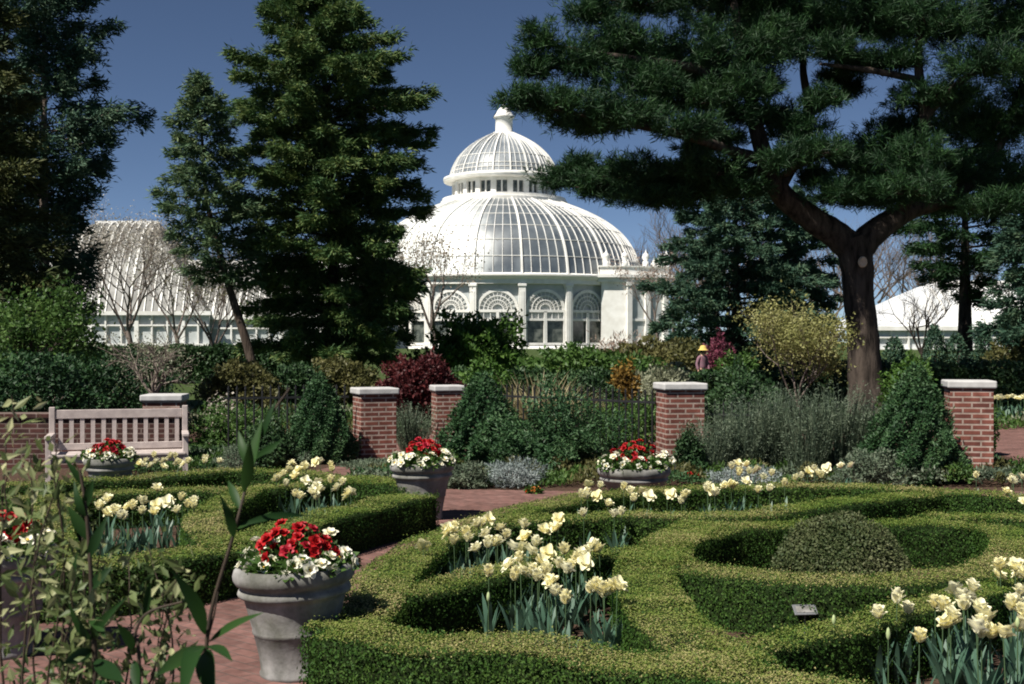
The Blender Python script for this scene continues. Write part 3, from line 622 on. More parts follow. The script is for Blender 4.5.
def grow(mb, p, d, L, r, depth, rng, tips, nch=(2, 4), curl=.25, up=.1, shrink=.72, sides=5):
    n = 4; pts = [np.array(p)]; dd = np.array(d)
    for k in range(n):
        dd = dd + rng.normal(size=3)*curl*.35 + np.array([0, 0, up*.25]); dd /= np.linalg.norm(dd); pts.append(pts[-1]+dd*L/n)
    mb.tube(pts, np.linspace(r, r*.55, n+1), max(3, sides), cap=False)
    if depth == 0:
        tips.append((pts[-1], dd)); tips.append((pts[2], dd)); return
    for c in range(rng.integers(nch[0], nch[1]+1)):
        k = rng.integers(2, n+1); nd = dd + rnd3(rng, 1)[0]*rng.uniform(.5, .95); nd[2] += up; nd /= np.linalg.norm(nd)
        grow(mb, pts[k], nd, L*shrink*rng.uniform(.75, 1.15), r*.55, depth-1, rng, tips, nch, curl, up, shrink, sides-1)
def bare_tree(name, label, base, H, seed, barkm, leafm=None, ln=(.12, .07), per=6, depth=5, r=.16, group=None, d0=(0, 0, 1), up=.12, spread=.2, cat='tree', trunk=.3, nch=(2, 4), shrink=.72):
    rng = np.random.default_rng(seed); root = thing(name, label, cat, base, group)
    tr = MB(); tips = []; B = np.array(base, float)
    tr.tube([B, B+np.array(d0)*H*trunk*.5+np.array([.03, 0, 0])*H, B+np.array(d0)*H*trunk], [r*1.2, r, r*.85], 8)
    for k in range(4):
        a = k*math.pi/2+rng.uniform(-.4, .4); d = np.array(d0)+np.array([math.cos(a), math.sin(a), .35])*rng.uniform(.55, .9); d /= np.linalg.norm(d)
        grow(tr, B+np.array(d0)*H*trunk*rng.uniform(.75, 1), d, H*.30, r*.55, depth-1, rng, tips, nch=nch, up=up, shrink=shrink)
    tr.build('trunk', barkm, root)
    if leafm is not None:
        tp = np.array([t[0] for t in tips]); n = len(tp); PP = np.concatenate([tp+rng.normal(size=(n, 3))*spread for _ in range(per)])
        cr = MB(); cr.leaves(PP, rnd3(rng, len(PP)), rnd3(rng, len(PP)), rng.uniform(.6, 1.2, len(PP))*ln[0], rng.uniform(.6, 1.2, len(PP))*ln[1]); cr.build('crown', leafm, root)
    return root
bare_tree('budding_tree', 'pinkish budding tree in front of the left side of the dome', base_at(432, 85), 9.5, 31, M['twig'], M['budtan'], (.20, .11), 3, 6, .2, spread=.5, nch=(2, 3), shrink=.76)
bare_tree('budding_tree', 'bare twiggy tree against the right end of the conservatory porch', base_at(655, 100), 8.0, 32, M['twig'], M['pinkbud'], (.22, .12), 2, 5, .14, spread=.3)
bare_tree('blossom_tree', 'pale grey blossoming tree in front of the tall hipped glasshouse block', base_at(128, 62), 8.4, 33, M['palebark'], M['palebloom'], (.13, .08), 2, 6, .15, spread=.3, nch=(2, 4), shrink=.78)
bare_tree('blossom_tree', 'pale bare tree between the hipped glasshouse block and the leaning trunk', base_at(176, 70), 7.6, 34, M['palebark'], M['weep'], (.13, .08), 1, 5, .14, spread=.35, nch=(2, 4), shrink=.78)
bare_tree('budding_tree', 'low grey twiggy tree in front of the ribbed glasshouse wing', base_at(214, 60), 6.0, 39, M['twig'], M['olive'], (.13, .08), 2, 5, .12, spread=.3, nch=(2, 4), shrink=.78)
bare_tree('young_tree', 'thin bare sapling in front of the whitewashed glasshouse roof', base_at(922, 60), 5.4, 35, M['bark'], None, depth=6, r=.12)
bare_tree('weeping_tree', 'small pale weeping tree with spreading bare branches behind the wooden bench', base_at(154, 24), 1.85, 36, M['palebark'], M['weep'], (.06, .03), 3, 4, .075, spread=.12, up=-.05, trunk=.48, shrink=.85, nch=(3, 4))
bare_tree('leafy_tree', 'low spreading tree with fresh bright green leaves beside the dark firs', base_at(34, 27), 3.5, 37, M['bark'], M['green'], (.13, .08), 8, 5, .12, spread=.16, up=-.02, trunk=.35)

# far woods as one mass
rng = np.random.default_rng(50); tmpl = []
for s in range(4):
    mb = MB(); tips = []; r_ = np.random.default_rng(60+s)
    mb.tube([(0, 0, 0), (0, 0, 5)], [.3, .22], 5)
    for k in range(5): grow(mb, np.array((0, 0, 4.0+k*.6)), np.array((math.cos(k*1.3), math.sin(k*1.3), 1.0))/1.4, 5.5, .16, 4, r_, tips, nch=(2, 4), up=.2)
    tmpl.append((np.concatenate(mb.v), [f for f in mb.f if isinstance(f, np.ndarray)]))
fw = MB()
for k in range(120):
    v, fs = tmpl[k % 4]; a = rng.uniform(0, 6.28); sc = rng.uniform(.8, 1.35); y = rng.uniform(190, 250); x = rng.uniform(-150, 150)
    R = np.array([[math.cos(a), math.sin(a), 0], [-math.sin(a), math.cos(a), 0], [0, 0, 1]]); vv = (v@R)*sc + np.array([x, y, 1.2])
    n0 = fw.n; fw.v.append(vv); fw.n += len(vv)
    for f in fs: fw.f.append(f+n0); fw.mi.append(np.zeros(len(f), np.int32)); fw.smooth.append(np.ones(len(f), bool))
o = fw.build('far_woods', M['twig']); o['kind'] = 'stuff'

# ------------------------------------------------------------------ shrubs
def shrub(name, label, px, yt, ybm, wpx, Y, m, n=5000, ln=(.07, .04), shape='dome', seed=0, lump=.16, cat='shrub', group=None, depth=None, ground=True, upb=.25, stems=True):
    rng = np.random.default_rng(seed+int(px)*7+int(yt))
    x = (px-CX)*Y/F; zt = EYE-(yt-HZ)*Y/F; zb = max(gz(Y), EYE-(ybm-HZ)*Y/F) if not ground else gz(Y)
    h = zt-zb; hw = wpx/2*Y/F; hd = depth or hw
    root = thing(name, label, cat, (x, Y, zb), group)
    u = rnd3(rng, n); 
    ph = rng.uniform(0, 6.28, 6)
    lf = 1+lump*(np.sin(u[:, 0]*4.1+ph[0])*np.sin(u[:, 2]*5+ph[1])+np.sin(u[:, 1]*5.3+ph[2])*.8+.6*np.sin(u[:, 0]*11+u[:, 2]*9+ph[3]))
    rad = rng.uniform(0, 1, n)**(1/4.0)*lf
    if shape == 'cone':
        t = 1-np.sqrt(rng.uniform(0, 1, n)); a = rng.uniform(0, 2*math.pi, n)
        bulge = np.interp(t, [0, .08, .25, .6, .9, 1], [.86, 1, .98, .62, .22, .05])
        wob = 1+lump*.5*(np.sin(a*5+t*9+ph[0])+np.sin(a*9-t*14+ph[1]))
        rr = bulge*wob*rng.uniform(.55, 1, n)**(.25)
        q = np.stack([rr*np.cos(a)*hw, rr*np.sin(a)*hd, t*h], 1); nn = np.stack([np.cos(a), np.sin(a), .45+0*a], 1)
    elif shape == 'column':
        t = rng.uniform(0, 1, n); a = rng.uniform(0, 2*math.pi, n)
        bulge = np.interp(t, [0, .1, .6, .85, 1], [.85, 1, .95, .7, .15]); wob = 1+lump*(np.sin(a*4+t*7+ph[0])+np.sin(a*7-t*12+ph[1]))
        rr = bulge*wob*rng.uniform(.4, 1, n)**(.3); q = np.stack([rr*np.cos(a)*hw, rr*np.sin(a)*hd, t*h*(1+.05*np.sin(a*3))], 1); nn = np.stack([np.cos(a), np.sin(a), .4+0*a], 1)
    else:
        q = u*rad[:, None]; q[:, 2] = np.where(q[:, 2] < 0, q[:, 2]*.75, q[:, 2]); zz = (q[:, 2]+.75)/1.75
        q = np.stack([q[:, 0]*hw, q[:, 1]*hd, zz*h], 1); nn = u
    zf = q[:, 2:3]/max(h, .01); q[:, :2] += np.concatenate([np.sin(zf*3.1+ph[4])*hw*.07, np.cos(zf*2.3+ph[5])*hw*.07], 1)
    st_ = (rng.uniform(0, 1, n) < .05)*rng.uniform(.02, .16, n); q = q+nn*np.array([hw, hd, h*.5])*st_[:, None]
    q = q + np.array([x, Y, zb]); q[:, 2] = np.maximum(q[:, 2], zb+.01)
    D = rnd3(rng, n)*.9 + nn*.55 + np.array([0, 0, upb]); N = nn*.9+rnd3(rng, n)*.8+np.array([0, 0, .4])
    fo = MB(); fo.leaves(q, D, N, ln[0]*rng.uniform(.6, 1.3, n), ln[1]*rng.uniform(.7, 1.3, n)); fo.build('foliage', m, root)
    if stems:
        st = MB()
        for k in range(7):
            a = rng.uniform(0, 6.28); e = np.array([math.cos(a)*hw*.55, math.sin(a)*hd*.55, h*rng.uniform(.5, .8)]); b0 = np.array([x, Y, zb])
            st.tube([b0+np.array([math.cos(a), math.sin(a), 0])*.03, b0+e*np.array([.35, .35, .55]), b0+e], [.02+.012*h, .015+.007*h, .006], 5, cap=False)
        st.build('stem', M['twig'], root)
    return root
def clump(name, label, px, yt, wpx, Y, m, n=260, wd=.012, seed=0, cat='plant', group=None, bend=.12, out=.45, leafy=0, base_y=None):
    rng = np.random.default_rng(seed+int(px)*3); x = (px-CX)*Y/F; z0 = gz(Y); h = EYE-(yt-HZ)*Y/F-z0; hw = wpx/2*Y/F
    root = thing(name, label, cat, (x, Y, z0), group)
    a = rng.uniform(0, 6.28, n); r = np.sqrt(rng.uniform(0, 1, n)); P = np.stack([np.cos(a)*r*hw*.55, np.sin(a)*r*hw*.55, 0*a], 1)+np.array([x, Y, z0])
    D = np.stack([np.cos(a)*r*out*min(1.5, hw/h+.2), np.sin(a)*r*out*min(1.5, hw/h+.2), 1+0*a], 1)+rng.normal(size=(n, 3))*.12
    L = h*rng.uniform(.6, 1.08, n); b = MB(); b.blades(P, D, L, wd*rng.uniform(.7, 1.3, n), bend*rng.uniform(.2, 1.6, n), seg=4)
    if leafy:
        D1 = D/np.linalg.norm(D, axis=1, keepdims=True); k = leafy
        t = rng.uniform(.15, 1.0, (n, k)); PP = (P[:, None, :]+D1[:, None, :]*(L[:, None]*t)[:, :, None]).reshape(-1, 3)+rng.normal(size=(n*k, 3))*.02
        b.leaves(PP, rnd3(rng, n*k)+np.array([0, 0, .5]), rnd3(rng, n*k), .05*rng.uniform(.6, 1.4, n*k), .014*rng.uniform(.7, 1.3, n*k))
    b.build('foliage', m, root); return root

# clipped evergreens near the fence
shrub('topiary_cone', 'rounded dark green clipped cone left of the two gate piers', 321, 372, 458, 62, 19.5, M['yew'], 22000, (.05, .028), 'cone', lump=.2)
shrub('evergreen_shrub', 'large pyramid evergreen left of the rightmost brick pillar', 914, 362, 486, 84, 16.8, M['yew'], 26000, (.06, .026), 'cone', lump=.32)
shrub('evergreen_shrub', 'tall leafy pyramid shrub right of the two gate piers', 484, 372, 486, 80, 18.4, M['yew'], 20000, (.065, .032), 'cone', lump=.34)
shrub('leafy_shrub', 'wide green shrub behind the silvery plants at the centre of the border', 556, 402, 488, 100, 17.6, M['yew'], 17000, (.07, .028), lump=.34)
shrub('leafy_shrub', 'dark bush against the right side of the middle brick pillar', 748, 374, 450, 70, 19.2, M['dark'], 12000, (.07, .04), lump=.2)
shrub('low_shrub', 'small dark green bush at the foot of the middle brick pillar', 689, 432, 478, 26, 16.9, M['dark'], 3500, (.05, .03))
shrub('low_shrub', 'round grey green cushion right of the wooden bench', 236, 444, 478, 38, 16.2, M['sage'], 6000, (.035, .012), lump=.05)
shrub('low_shrub', 'dark green bush between the grey cushion and the clipped cone', 272, 424, 472, 50, 17.6, M['dark'], 6000, (.06, .035))
shrub('low_shrub', 'low green plants at the foot of the left gate pier', 372, 462, 480, 62, 18.8, M['sage'], 4000, (.06, .025))
shrub('silver_plant', 'silvery grey mound of fine leaves in front of the wide green shrub', 512, 461, 490, 58, 16.2, M['silver'], 5000, (.05, .014), lump=.25)
shrub('silver_plant', 'pale grey green mound right of the second urn', 462, 464, 490, 44, 16.0, M['sage'], 4500, (.05, .02), lump=.25)
shrub('silver_plant', 'bluish grey low mound right of the wide bowl urn', 742, 468, 492, 64, 15.9, M['silver'], 4000, (.05, .016), lump=.3)
shrub('silver_plant', 'whitish leafy mound in front of the large pyramid evergreen', 868, 452, 488, 62, 15.9, M['sage'], 4500, (.06, .022), lump=.3)
shrub('low_shrub', 'dense green bush right of the rightmost brick pillar', 981, 402, 452, 28, 20.5, M['green'], 4000, (.06, .035))
lab = {705: 'grey green spiky perennial beside the middle brick pillar', 735: 'grey green spiky perennial below the dark bush by the pillar', 768: 'tall grey green spiky perennial below the yellow green shrub',
       800: 'grey green spiky perennial at the middle of the right border', 832: 'tall grey green spiky perennial in front of the pine trunk', 862: 'grey green spiky perennial touching the large pyramid evergreen'}
for k, px in enumerate(lab):
    clump('perennial_plant', lab[px], px+6, (420, 400, 386, 392, 386, 404)[k], 62, 17.2+.25*(k % 3), M['sage'], 260, .012, seed=k, bend=.05, leafy=18, group='spiky grey green perennials in the border')
clump('ornamental_grass', 'tan tuft of ornamental grass behind the border', 538, 366, 96, 24, M['tan'], 900, .024, 3, bend=.25, out=1.1)
clump('ornamental_grass', 'small pale tuft between the tan grass and the gate piers', 506, 380, 30, 24, M['tan'], 120, .016, 4, bend=.2, out=.8)
clump('perennial_plant', 'grey green stalks between the two gate piers', 412, 402, 44, 21.5, M['sage'], 200, .014, 5, bend=.08, leafy=14)
# low plants filling the borders, too dense to count
def cover(name, poly, n, hmax, mats, seed, ln=(.07, .03)):
    rng = np.random.default_rng(seed); mb = MB()
    x0, x1, y0, y1 = poly
    P = np.stack([rng.uniform(x0, x1, n), rng.uniform(y0, y1, n), np.zeros(n)], 1)
    c = rng.uniform(0, 1, (140, 2))*np.array([x1-x0, y1-y0])+np.array([x0, y0]); hh = rng.uniform(.25, 1, 140); kind = rng.integers(0, len(mats), 140)
    d = ((P[:, None, :2]-c[None])**2).sum(2); j = d.argmin(1); dd = np.sqrt(d.min(1))
    P[:, 2] = rng.uniform(.1, 1, n)**.6*hmax*hh[j]*np.clip(1-dd/.75, .12, 1)+.012
    for k in range(len(mats)):
        q = P[kind[j] == k]; m = len(q)
        mb.leaves(q, rnd3(rng, m)+np.array([0, 0, .8]), rnd3(rng, m)+np.array([0, -.2, .3]), ln[0]*rng.uniform(.5, 1.5, m), ln[1]*rng.uniform(.5, 1.4, m), k)
    o = mb.build(name, [M[k] for k in mats]); o['kind'] = 'stuff'
cover('border_ground_cover', (-2.2, 7.6, 16.0, 18.6), 42000, .34, ['sage', 'green', 'yew', 'olive'], 401)
cover('border_undergrowth', (-6.2, -3.2, 17.6, 20.6), 16000, .30, ['dark', 'sage', 'green'], 402)
cover('far_border_undergrowth', (-16, 18, 26.5, 35), 40000, .7, ['green', 'olive', 'dark', 'weep'], 403, (.13, .06))
# mid distance shrubs
shrub('maple_shrub', 'dark maroon leaved shrub behind the two gate piers', 419, 356, 402, 88, 28, M['maroon'], 12000, (.11, .06), lump=.15)
bare_tree('lime_shrub', 'big airy yellow green shrub left of the great pine trunk', base_at(797, 27), 3.55, 71, M['twig'], M['lime'], (.085, .045), 12, 5, .05, spread=.15, up=.03, trunk=.16, cat='shrub')
bare = [
 ('leafy_shrub', 'broad fresh green bush below the conservatory windows', 476, 316, 372, 100, 52, M['bright'], 9000, (.26, .15), 'dome', .25),
 ('leafy_shrub', 'long green bush right of the tan grass', 590, 350, 376, 130, 46, M['green'], 8000, (.22, .13), 'dome', .2),
 ('leafy_shrub', 'green bush below the conservatory porch', 660, 344, 372, 90, 56, M['olive'], 7000, (.26, .15), 'dome', .22),
 ('twiggy_shrub', 'brown twiggy shrub at the foot of the porch', 622, 338, 360, 70, 62, M['pinkbud'], 2500, (.3, .06), 'dome', .3),
 ('orange_shrub', 'small orange leaved shrub behind the middle of the border', 625, 365, 394, 27, 31, M['orange'], 2500, (.12, .07), 'dome', .2),
 ('pale_shrub', 'pale green bush left of the person in the straw hat', 662, 369, 402, 58, 33, M['weep'], 4500, (.13, .06), 'dome', .25),
 ('dark_shrub', 'dark bush between the orange shrub and the tan grass', 592, 376, 412, 60, 29, M['dark'], 5000, (.1, .06), 'dome', .2),
 ('blossom_shrub', 'small purple pink bush left of the yellow green shrub', 718, 339, 364, 28, 50, M['purple'], 2200, (.16, .09), 'dome', .2),
 ('leafy_shrub', 'mid green bush behind the person in the straw hat', 740, 357, 392, 52, 40, M['green'], 5000, (.16, .09), 'dome', .2),
 ('olive_shrub', 'olive bush below the tallest spruce', 342, 360, 402, 70, 38, M['olive'], 6000, (.15, .09), 'dome', .2),
 ('olive_shrub', 'yellowish olive bush at the foot of the leaning trunk', 242, 362, 400, 70, 34, M['olive'], 6000, (.14, .08), 'dome', .2),
 ('dark_shrub', 'dark bush at the foot of the tallest spruce', 296, 366, 410, 60, 36, M['dark'], 5000, (.14, .08), 'dome', .2),
 ('dark_shrub', 'dark bush beneath the low bright green tree', 40, 352, 420, 130, 24, M['pine'], 10000, (.1, .06), 'dome', .15),  # darker needle colour paints in the tree shade on this bush
 ('dark_shrub', 'dark bush behind the small weeping tree', 110, 356, 412, 130, 26, M['pine'], 8000, (.1, .06), 'dome', .15),  # tree shade put into the leaf colour here as well
 ('leafy_shrub', 'fresh green bush in front of the dark clipped hedge right of the pine trunk', 908, 358, 400, 52, 25, M['bright'], 5000, (.09, .05), 'dome', .2),
 ('leafy_shrub', 'green leaves beside the maroon shrub', 486, 366, 384, 50, 33, M['bright'], 3000, (.12, .07), 'dome', .25),
 ('olive_shrub', 'olive bush in front of the whitewashed glasshouse wall', 1012, 338, 366, 46, 44, M['olive'], 4000, (.17, .1), 'dome', .25),
]
for (nm, lb, px, yt, ybm, wp, Y, m, n, ln, shp, lu) in bare:
    shrub(nm, lb, px, yt, ybm, wp, Y, m, n, ln, shp, lump=lu)
for k, (px, yt, lb) in enumerate([(935, 328, 'dark little conifer below the bare sapling'), (957, 336, 'dark little conifer just left of the young pine trunk'), (984, 332, 'dark little conifer right of the young pine trunk'), (896, 340, 'dark little conifer next to the great pine trunk')]):
    shrub('dwarf_conifer', lb, px, yt, 368, 20+3*(k % 2), 46, M['fir'], 3000, (.13, .06), 'column', seed=k, group='small dark conifers before the whitewashed glasshouse')

# long clipped hedges, brick wall, fences
def block_hedge(label, x0, x1, Y, h, th, m, n, ln, seed):
    rng = np.random.default_rng(seed); root = thing('clipped_hedge', label, 'hedge', ((x0+x1)/2, Y, gz(Y)))
    c = MB(); c.box(((x0+x1)/2, Y, gz(Y)+h/2-.03), (x1-x0-.2, th-.2, h-.1)); c.build('branches', M['boxcore'], root)
    x = rng.uniform(x0, x1, n); k = rng.uniform(0, 1, n); p = np.zeros((n, 3)); N = np.zeros((n, 3)); per = th+2*h
    s = k*per; fr = s < h; tp = (s >= h) & (s < h+th); bk = s >= h+th
    p[:, 0] = x
    p[fr, 1] = Y-th/2; p[fr, 2] = s[fr]; N[fr, 1] = -1
    p[tp, 1] = Y-th/2+(s[tp]-h); p[tp, 2] = h; N[tp, 2] = 1
    p[bk, 1] = Y+th/2; p[bk, 2] = s[bk]-h-th; N[bk, 1] = 1
    p[:, 2] += gz(Y); p += N*(.06*np.sin(x*3.1)+.05*np.sin(x*7.7+1)+rng.normal(size=n)*.05)[:, None]
    f = MB(); f.leaves(p, rnd3(rng, n)+N*.4, N+rnd3(rng, n)*.7, ln[0]*rng.uniform(.6, 1.3, n), ln[1]*rng.uniform(.7, 1.3, n)); f.build('foliage', m, root)
block_hedge('long dark clipped hedge below the ribbed glasshouse wing', -24, -7.2, 57, 1.62, 1.4, M['dark'], 22000, (.2, .12), 1)
block_hedge('long dark clipped hedge behind the rightmost brick pillar', 8.6, 26, 32, 1.32, 1.2, M['dark'], 20000, (.12, .07), 2)
block_hedge('dark clipped hedge behind the middle of the border', -3.4, 9.5, 36, .98, 1.0, M['dark'], 12000, (.13, .08), 3)

def pillar(label, px, Y, yt, wpx, rz=0):
    ztop = EYE-(yt-HZ)*Y/F; wd = wpx*Y/F; x = (px-CX)*Y/F
    o = thing('brick_pillar', label, 'pillar', (x, Y, 0), 'brick pillars with pale stone caps'); o.rotation_euler = (0, 0, rz)
    b = MB(); b.box((0, 0, (ztop-.1)/2), (wd, wd, ztop-.1), bev=.006); b.box((0, 0, ztop-.115), (wd+.03, wd+.03, .028)); b.build('shaft', M['brick'], o, local=True)
    c = MB(); c.box((0, 0, ztop-.055), (wd*1.14, wd*1.14, .105), bev=.02); c.build('capstone', M['cap'], o, local=True)
pillar('rightmost brick pillar beside the large pyramid evergreen', 968.5, 17.3, 380, 40.5, math.radians(-12))
pillar('middle brick pillar behind the wide bowl urn', 680, 18.6, 382.5, 39, math.radians(8))
pillar('left gate pier behind the second urn, showing two brick faces', 374.5, 20.4, 387.5, 36, math.radians(20))
pillar('right gate pier half covered by the tall pyramid shrub', 447, 22.2, 385, 27, math.radians(14))
pillar('shaded brick pillar beneath the small weeping tree behind the bench', 165, 20.5, 394, 36, math.radians(5))
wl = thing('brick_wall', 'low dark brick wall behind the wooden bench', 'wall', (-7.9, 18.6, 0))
b = MB(); b.box((0, 0, .39), (5.6, .35, .78), bev=.004); b.build('brickwork', M['darkbrick'], wl, local=True)
b = MB(); b.box((0, 0, .815), (5.7, .44, .07), bev=.01); b.build('coping', M['darkbrick'], wl, local=True)
def fence(label, a, bb, h):
    L = math.hypot(bb[0]-a[0], bb[1]-a[1]); o = thing('iron_fence', label, 'fence', (a[0], a[1], 0)); o.rotation_euler = (0, 0, math.atan2(bb[1]-a[1], bb[0]-a[0]))
    for z in (.16, h-.12):
        r = MB(); r.box((L/2, 0, z), (L, .03, .035)); r.build('rail', M['iron'], o, local=True)
    n = min(90, int(L/.13)); p0 = None
    for k in range(n):
        if p0 is None:
            p = MB(); p.tube([(0, 0, .05), (0, 0, h)], .016, 6, smooth=False); p.lathe([(.011, h), (.022, h+.03), (0, h+.1)], 6); p0 = p.build('picket', M['iron'], o, local=True); q = p0
        else: q = p0.copy(); COL.objects.link(q); q.parent = o
        q.location = ((k+.5)*L/n, 0, 0)
fence('black iron fence left of the clipped cone', (-4.7, 19.6), (-2.75, 20.2), 1.15)
fence('black iron fence between the tall pyramid shrub and the middle pillar', (-.9, 21.9), (2.25, 18.8), 1.12)
fence('black iron fence behind the grey green border plants', (2.95, 18.6), (6.3, 17.5), .95)
shrub('flower_patch', 'pale pink flowers behind the iron fence by the clipped cone', 226, 398, 422, 40, 22.5, M['palebloom'], 800, (.07, .05), lump=.3, cat='flowers')
shrub('flower_patch', 'green plants behind the iron fence left of the clipped cone', 232, 408, 440, 90, 21.2, M['green'], 6000, (.07, .04), lump=.3, cat='plants')
shrub('flower_patch', 'green and pale plants behind the fence at the centre of the border', 620, 404, 440, 80, 22.0, M['green'], 5000, (.08, .045), lump=.3, cat='plants')

# ------------------------------------------------------------------ bench
def bench():
    A = Vector((-6.24, 16.2, 0)); B = Vector((-4.52, 16.7, 0)); L = (B-A).length
    o = thing('wooden_bench', 'weathered grey wooden garden bench with a slatted back', 'bench', A); o.rotation_euler = (0, 0, math.atan2(B.y-A.y, B.x-A.x))
    H = 1.07; P = 'wood'; front = -.55
    for x in (.03, L-.03):
        m = MB(); m.box((x, 0, H/2), (.075, .075, H), bev=.008); m.build('back_post', M[P], o, local=True)
        m = MB(); m.box((x, front, .34), (.07, .07, .68), bev=.006); m.build('leg', M[P], o, local=True)
        m = MB(); m.box((x, front/2-.02, .70), (.09, .66, .045), bev=.01); m.build('armrest', M[P], o, local=True)
        m = MB(); m.box((x, front/2, .16), (.05, .5, .05)); m.build('side_rail', M[P], o, local=True)
    m = MB(); m.box((L/2, 0, H-.10), (L-.14, .045, .12), bev=.006); m.build('top_rail', M[P], o, local=True)
    m = MB(); m.box((L/2, 0, .53), (L-.14, .045, .09), bev=.006); m.build('lower_rail', M[P], o, local=True)
    s0 = None
    for k in range(12):
        if s0 is None: m = MB(); m.box((0, 0, .745), (.055, .022, .34)); s0 = m.build('back_slat', M[P], o, local=True); q = s0
        else: q = s0.copy(); COL.objects.link(q); q.parent = o
        q.location = (.07+(k+.5)*(L-.14)/12, 0, 0)
    m = MB()
    for k in range(6): m.box((L/2, -.06-.1*k, .455), (L-.06, .082, .028), bev=.004)
    m.build('seat', M[P], o, local=True)
    m = MB(); m.box((L/2, front, .40), (L-.10, .04, .085), bev=.005); m.build('apron', M[P], o, local=True)
bench()

# ------------------------------------------------------------------ person
def person():
    Y = 44.0; x = (702.5-CX)*Y/F; o = thing('person', 'person in a yellow straw hat and mauve jacket walking beyond the middle pillar', 'person', (x, Y, 0)); o.rotation_euler = (0, 0, .5)
    def skin(name, verts, edges, rad, m, parent, sub=2):
        me = bpy.data.meshes.new(name); me.from_pydata(verts, edges, []); ob = bpy.data.objects.new(name, me); COL.objects.link(ob); ob.parent = parent
        md = ob.modifiers.new('skin', 'SKIN'); md.use_smooth_shade = True
        sv = me.skin_vertices[0].data
        for i, r in enumerate(rad): sv[i].radius = (r, r) if not hasattr(r, '__len__') else r
        sv[0].use_root = True
        sd = ob.modifiers.new('sub', 'SUBSURF'); sd.levels = sub; sd.render_levels = sub
        me.materials.append(m); return ob
    V = [(0, 0, .92), (0, 0, 1.1), (0, .01, 1.3), (0, 0, 1.43), (0, -.01, 1.50), (0, -.03, 1.60), (0, -.03, 1.66),
         (.17, 0, 1.38), (.24, .02, 1.14), (.22, -.10, .93), (.22, -.14, .86), (-.17, 0, 1.38), (-.25, .02, 1.14), (-.24, -.06, .92), (-.24, -.09, .85),
         (.09, 0, .86), (.11, -.10, .48), (.11, -.02, .08), (.12, -.14, .04), (-.09, 0, .86), (-.10, .06, .48), (-.10, .22, .10), (-.10, .12, .04)]
    E = [(0, 1), (1, 2), (2, 3), (3, 4), (4, 5), (5, 6), (3, 7), (7, 8), (8, 9), (9, 10), (3, 11), (11, 12), (12, 13), (13, 14), (0, 15), (15, 16), (16, 17), (17, 18), (0, 19), (19, 20), (20, 21), (21, 22)]
    R = [(.14, .10), (.12, .09), (.15, .10), (.08, .07), .055, (.082, .10), (.075, .09), .05, .042, .034, .03, .05, .042, .034, .03, .085, .06, .045, .035, .085, .06, .045, .035]
    body = skin('body', V, E, R, M['skin'], o)
    jv = V[:4]+V[7:10]+V[11:14]; skin('jacket', [(a, b_, c) for a, b_, c in jv], [(0, 1), (1, 2), (2, 3), (3, 4), (4, 5), (5, 6), (3, 7), (7, 8), (8, 9)], [(.17, .13), (.15, .12), (.175, .125), (.09, .085), .07, .06, .052, .07, .06, .052], M['jacket'], o)
    tv = [V[0], V[15], V[16], V[17], V[19], V[20], V[21]]; skin('trousers', tv, [(0, 1), (1, 2), (2, 3), (0, 4), (4, 5), (5, 6)], [(.15, .11), .10, .078, .065, .10, .078, .065], M['trousers'], o)
    h = MB(); h.lathe([(.112, 1.56), (.118, 1.64), (.10, 1.72), (.05, 1.755), (0, 1.76)], 16, c=(0, -.02, 0)); h.build('hair', M['hair'], o, local=True)
    h = MB(); h.lathe([(.19, 1.645), (.165, 1.675), (.13, 1.70), (.115, 1.77), (.08, 1.82), (0, 1.835)], 20, c=(0, -.03, 0)); h.build('hat', M['hat'], o, local=True)
    f = MB()
    f.tube([(0, -.115, 1.625), (0, -.15, 1.60), (0, -.12, 1.59)], [.012, .018, .014], 6)
    f.build('nose', M['skin'], o, local=True)
person()

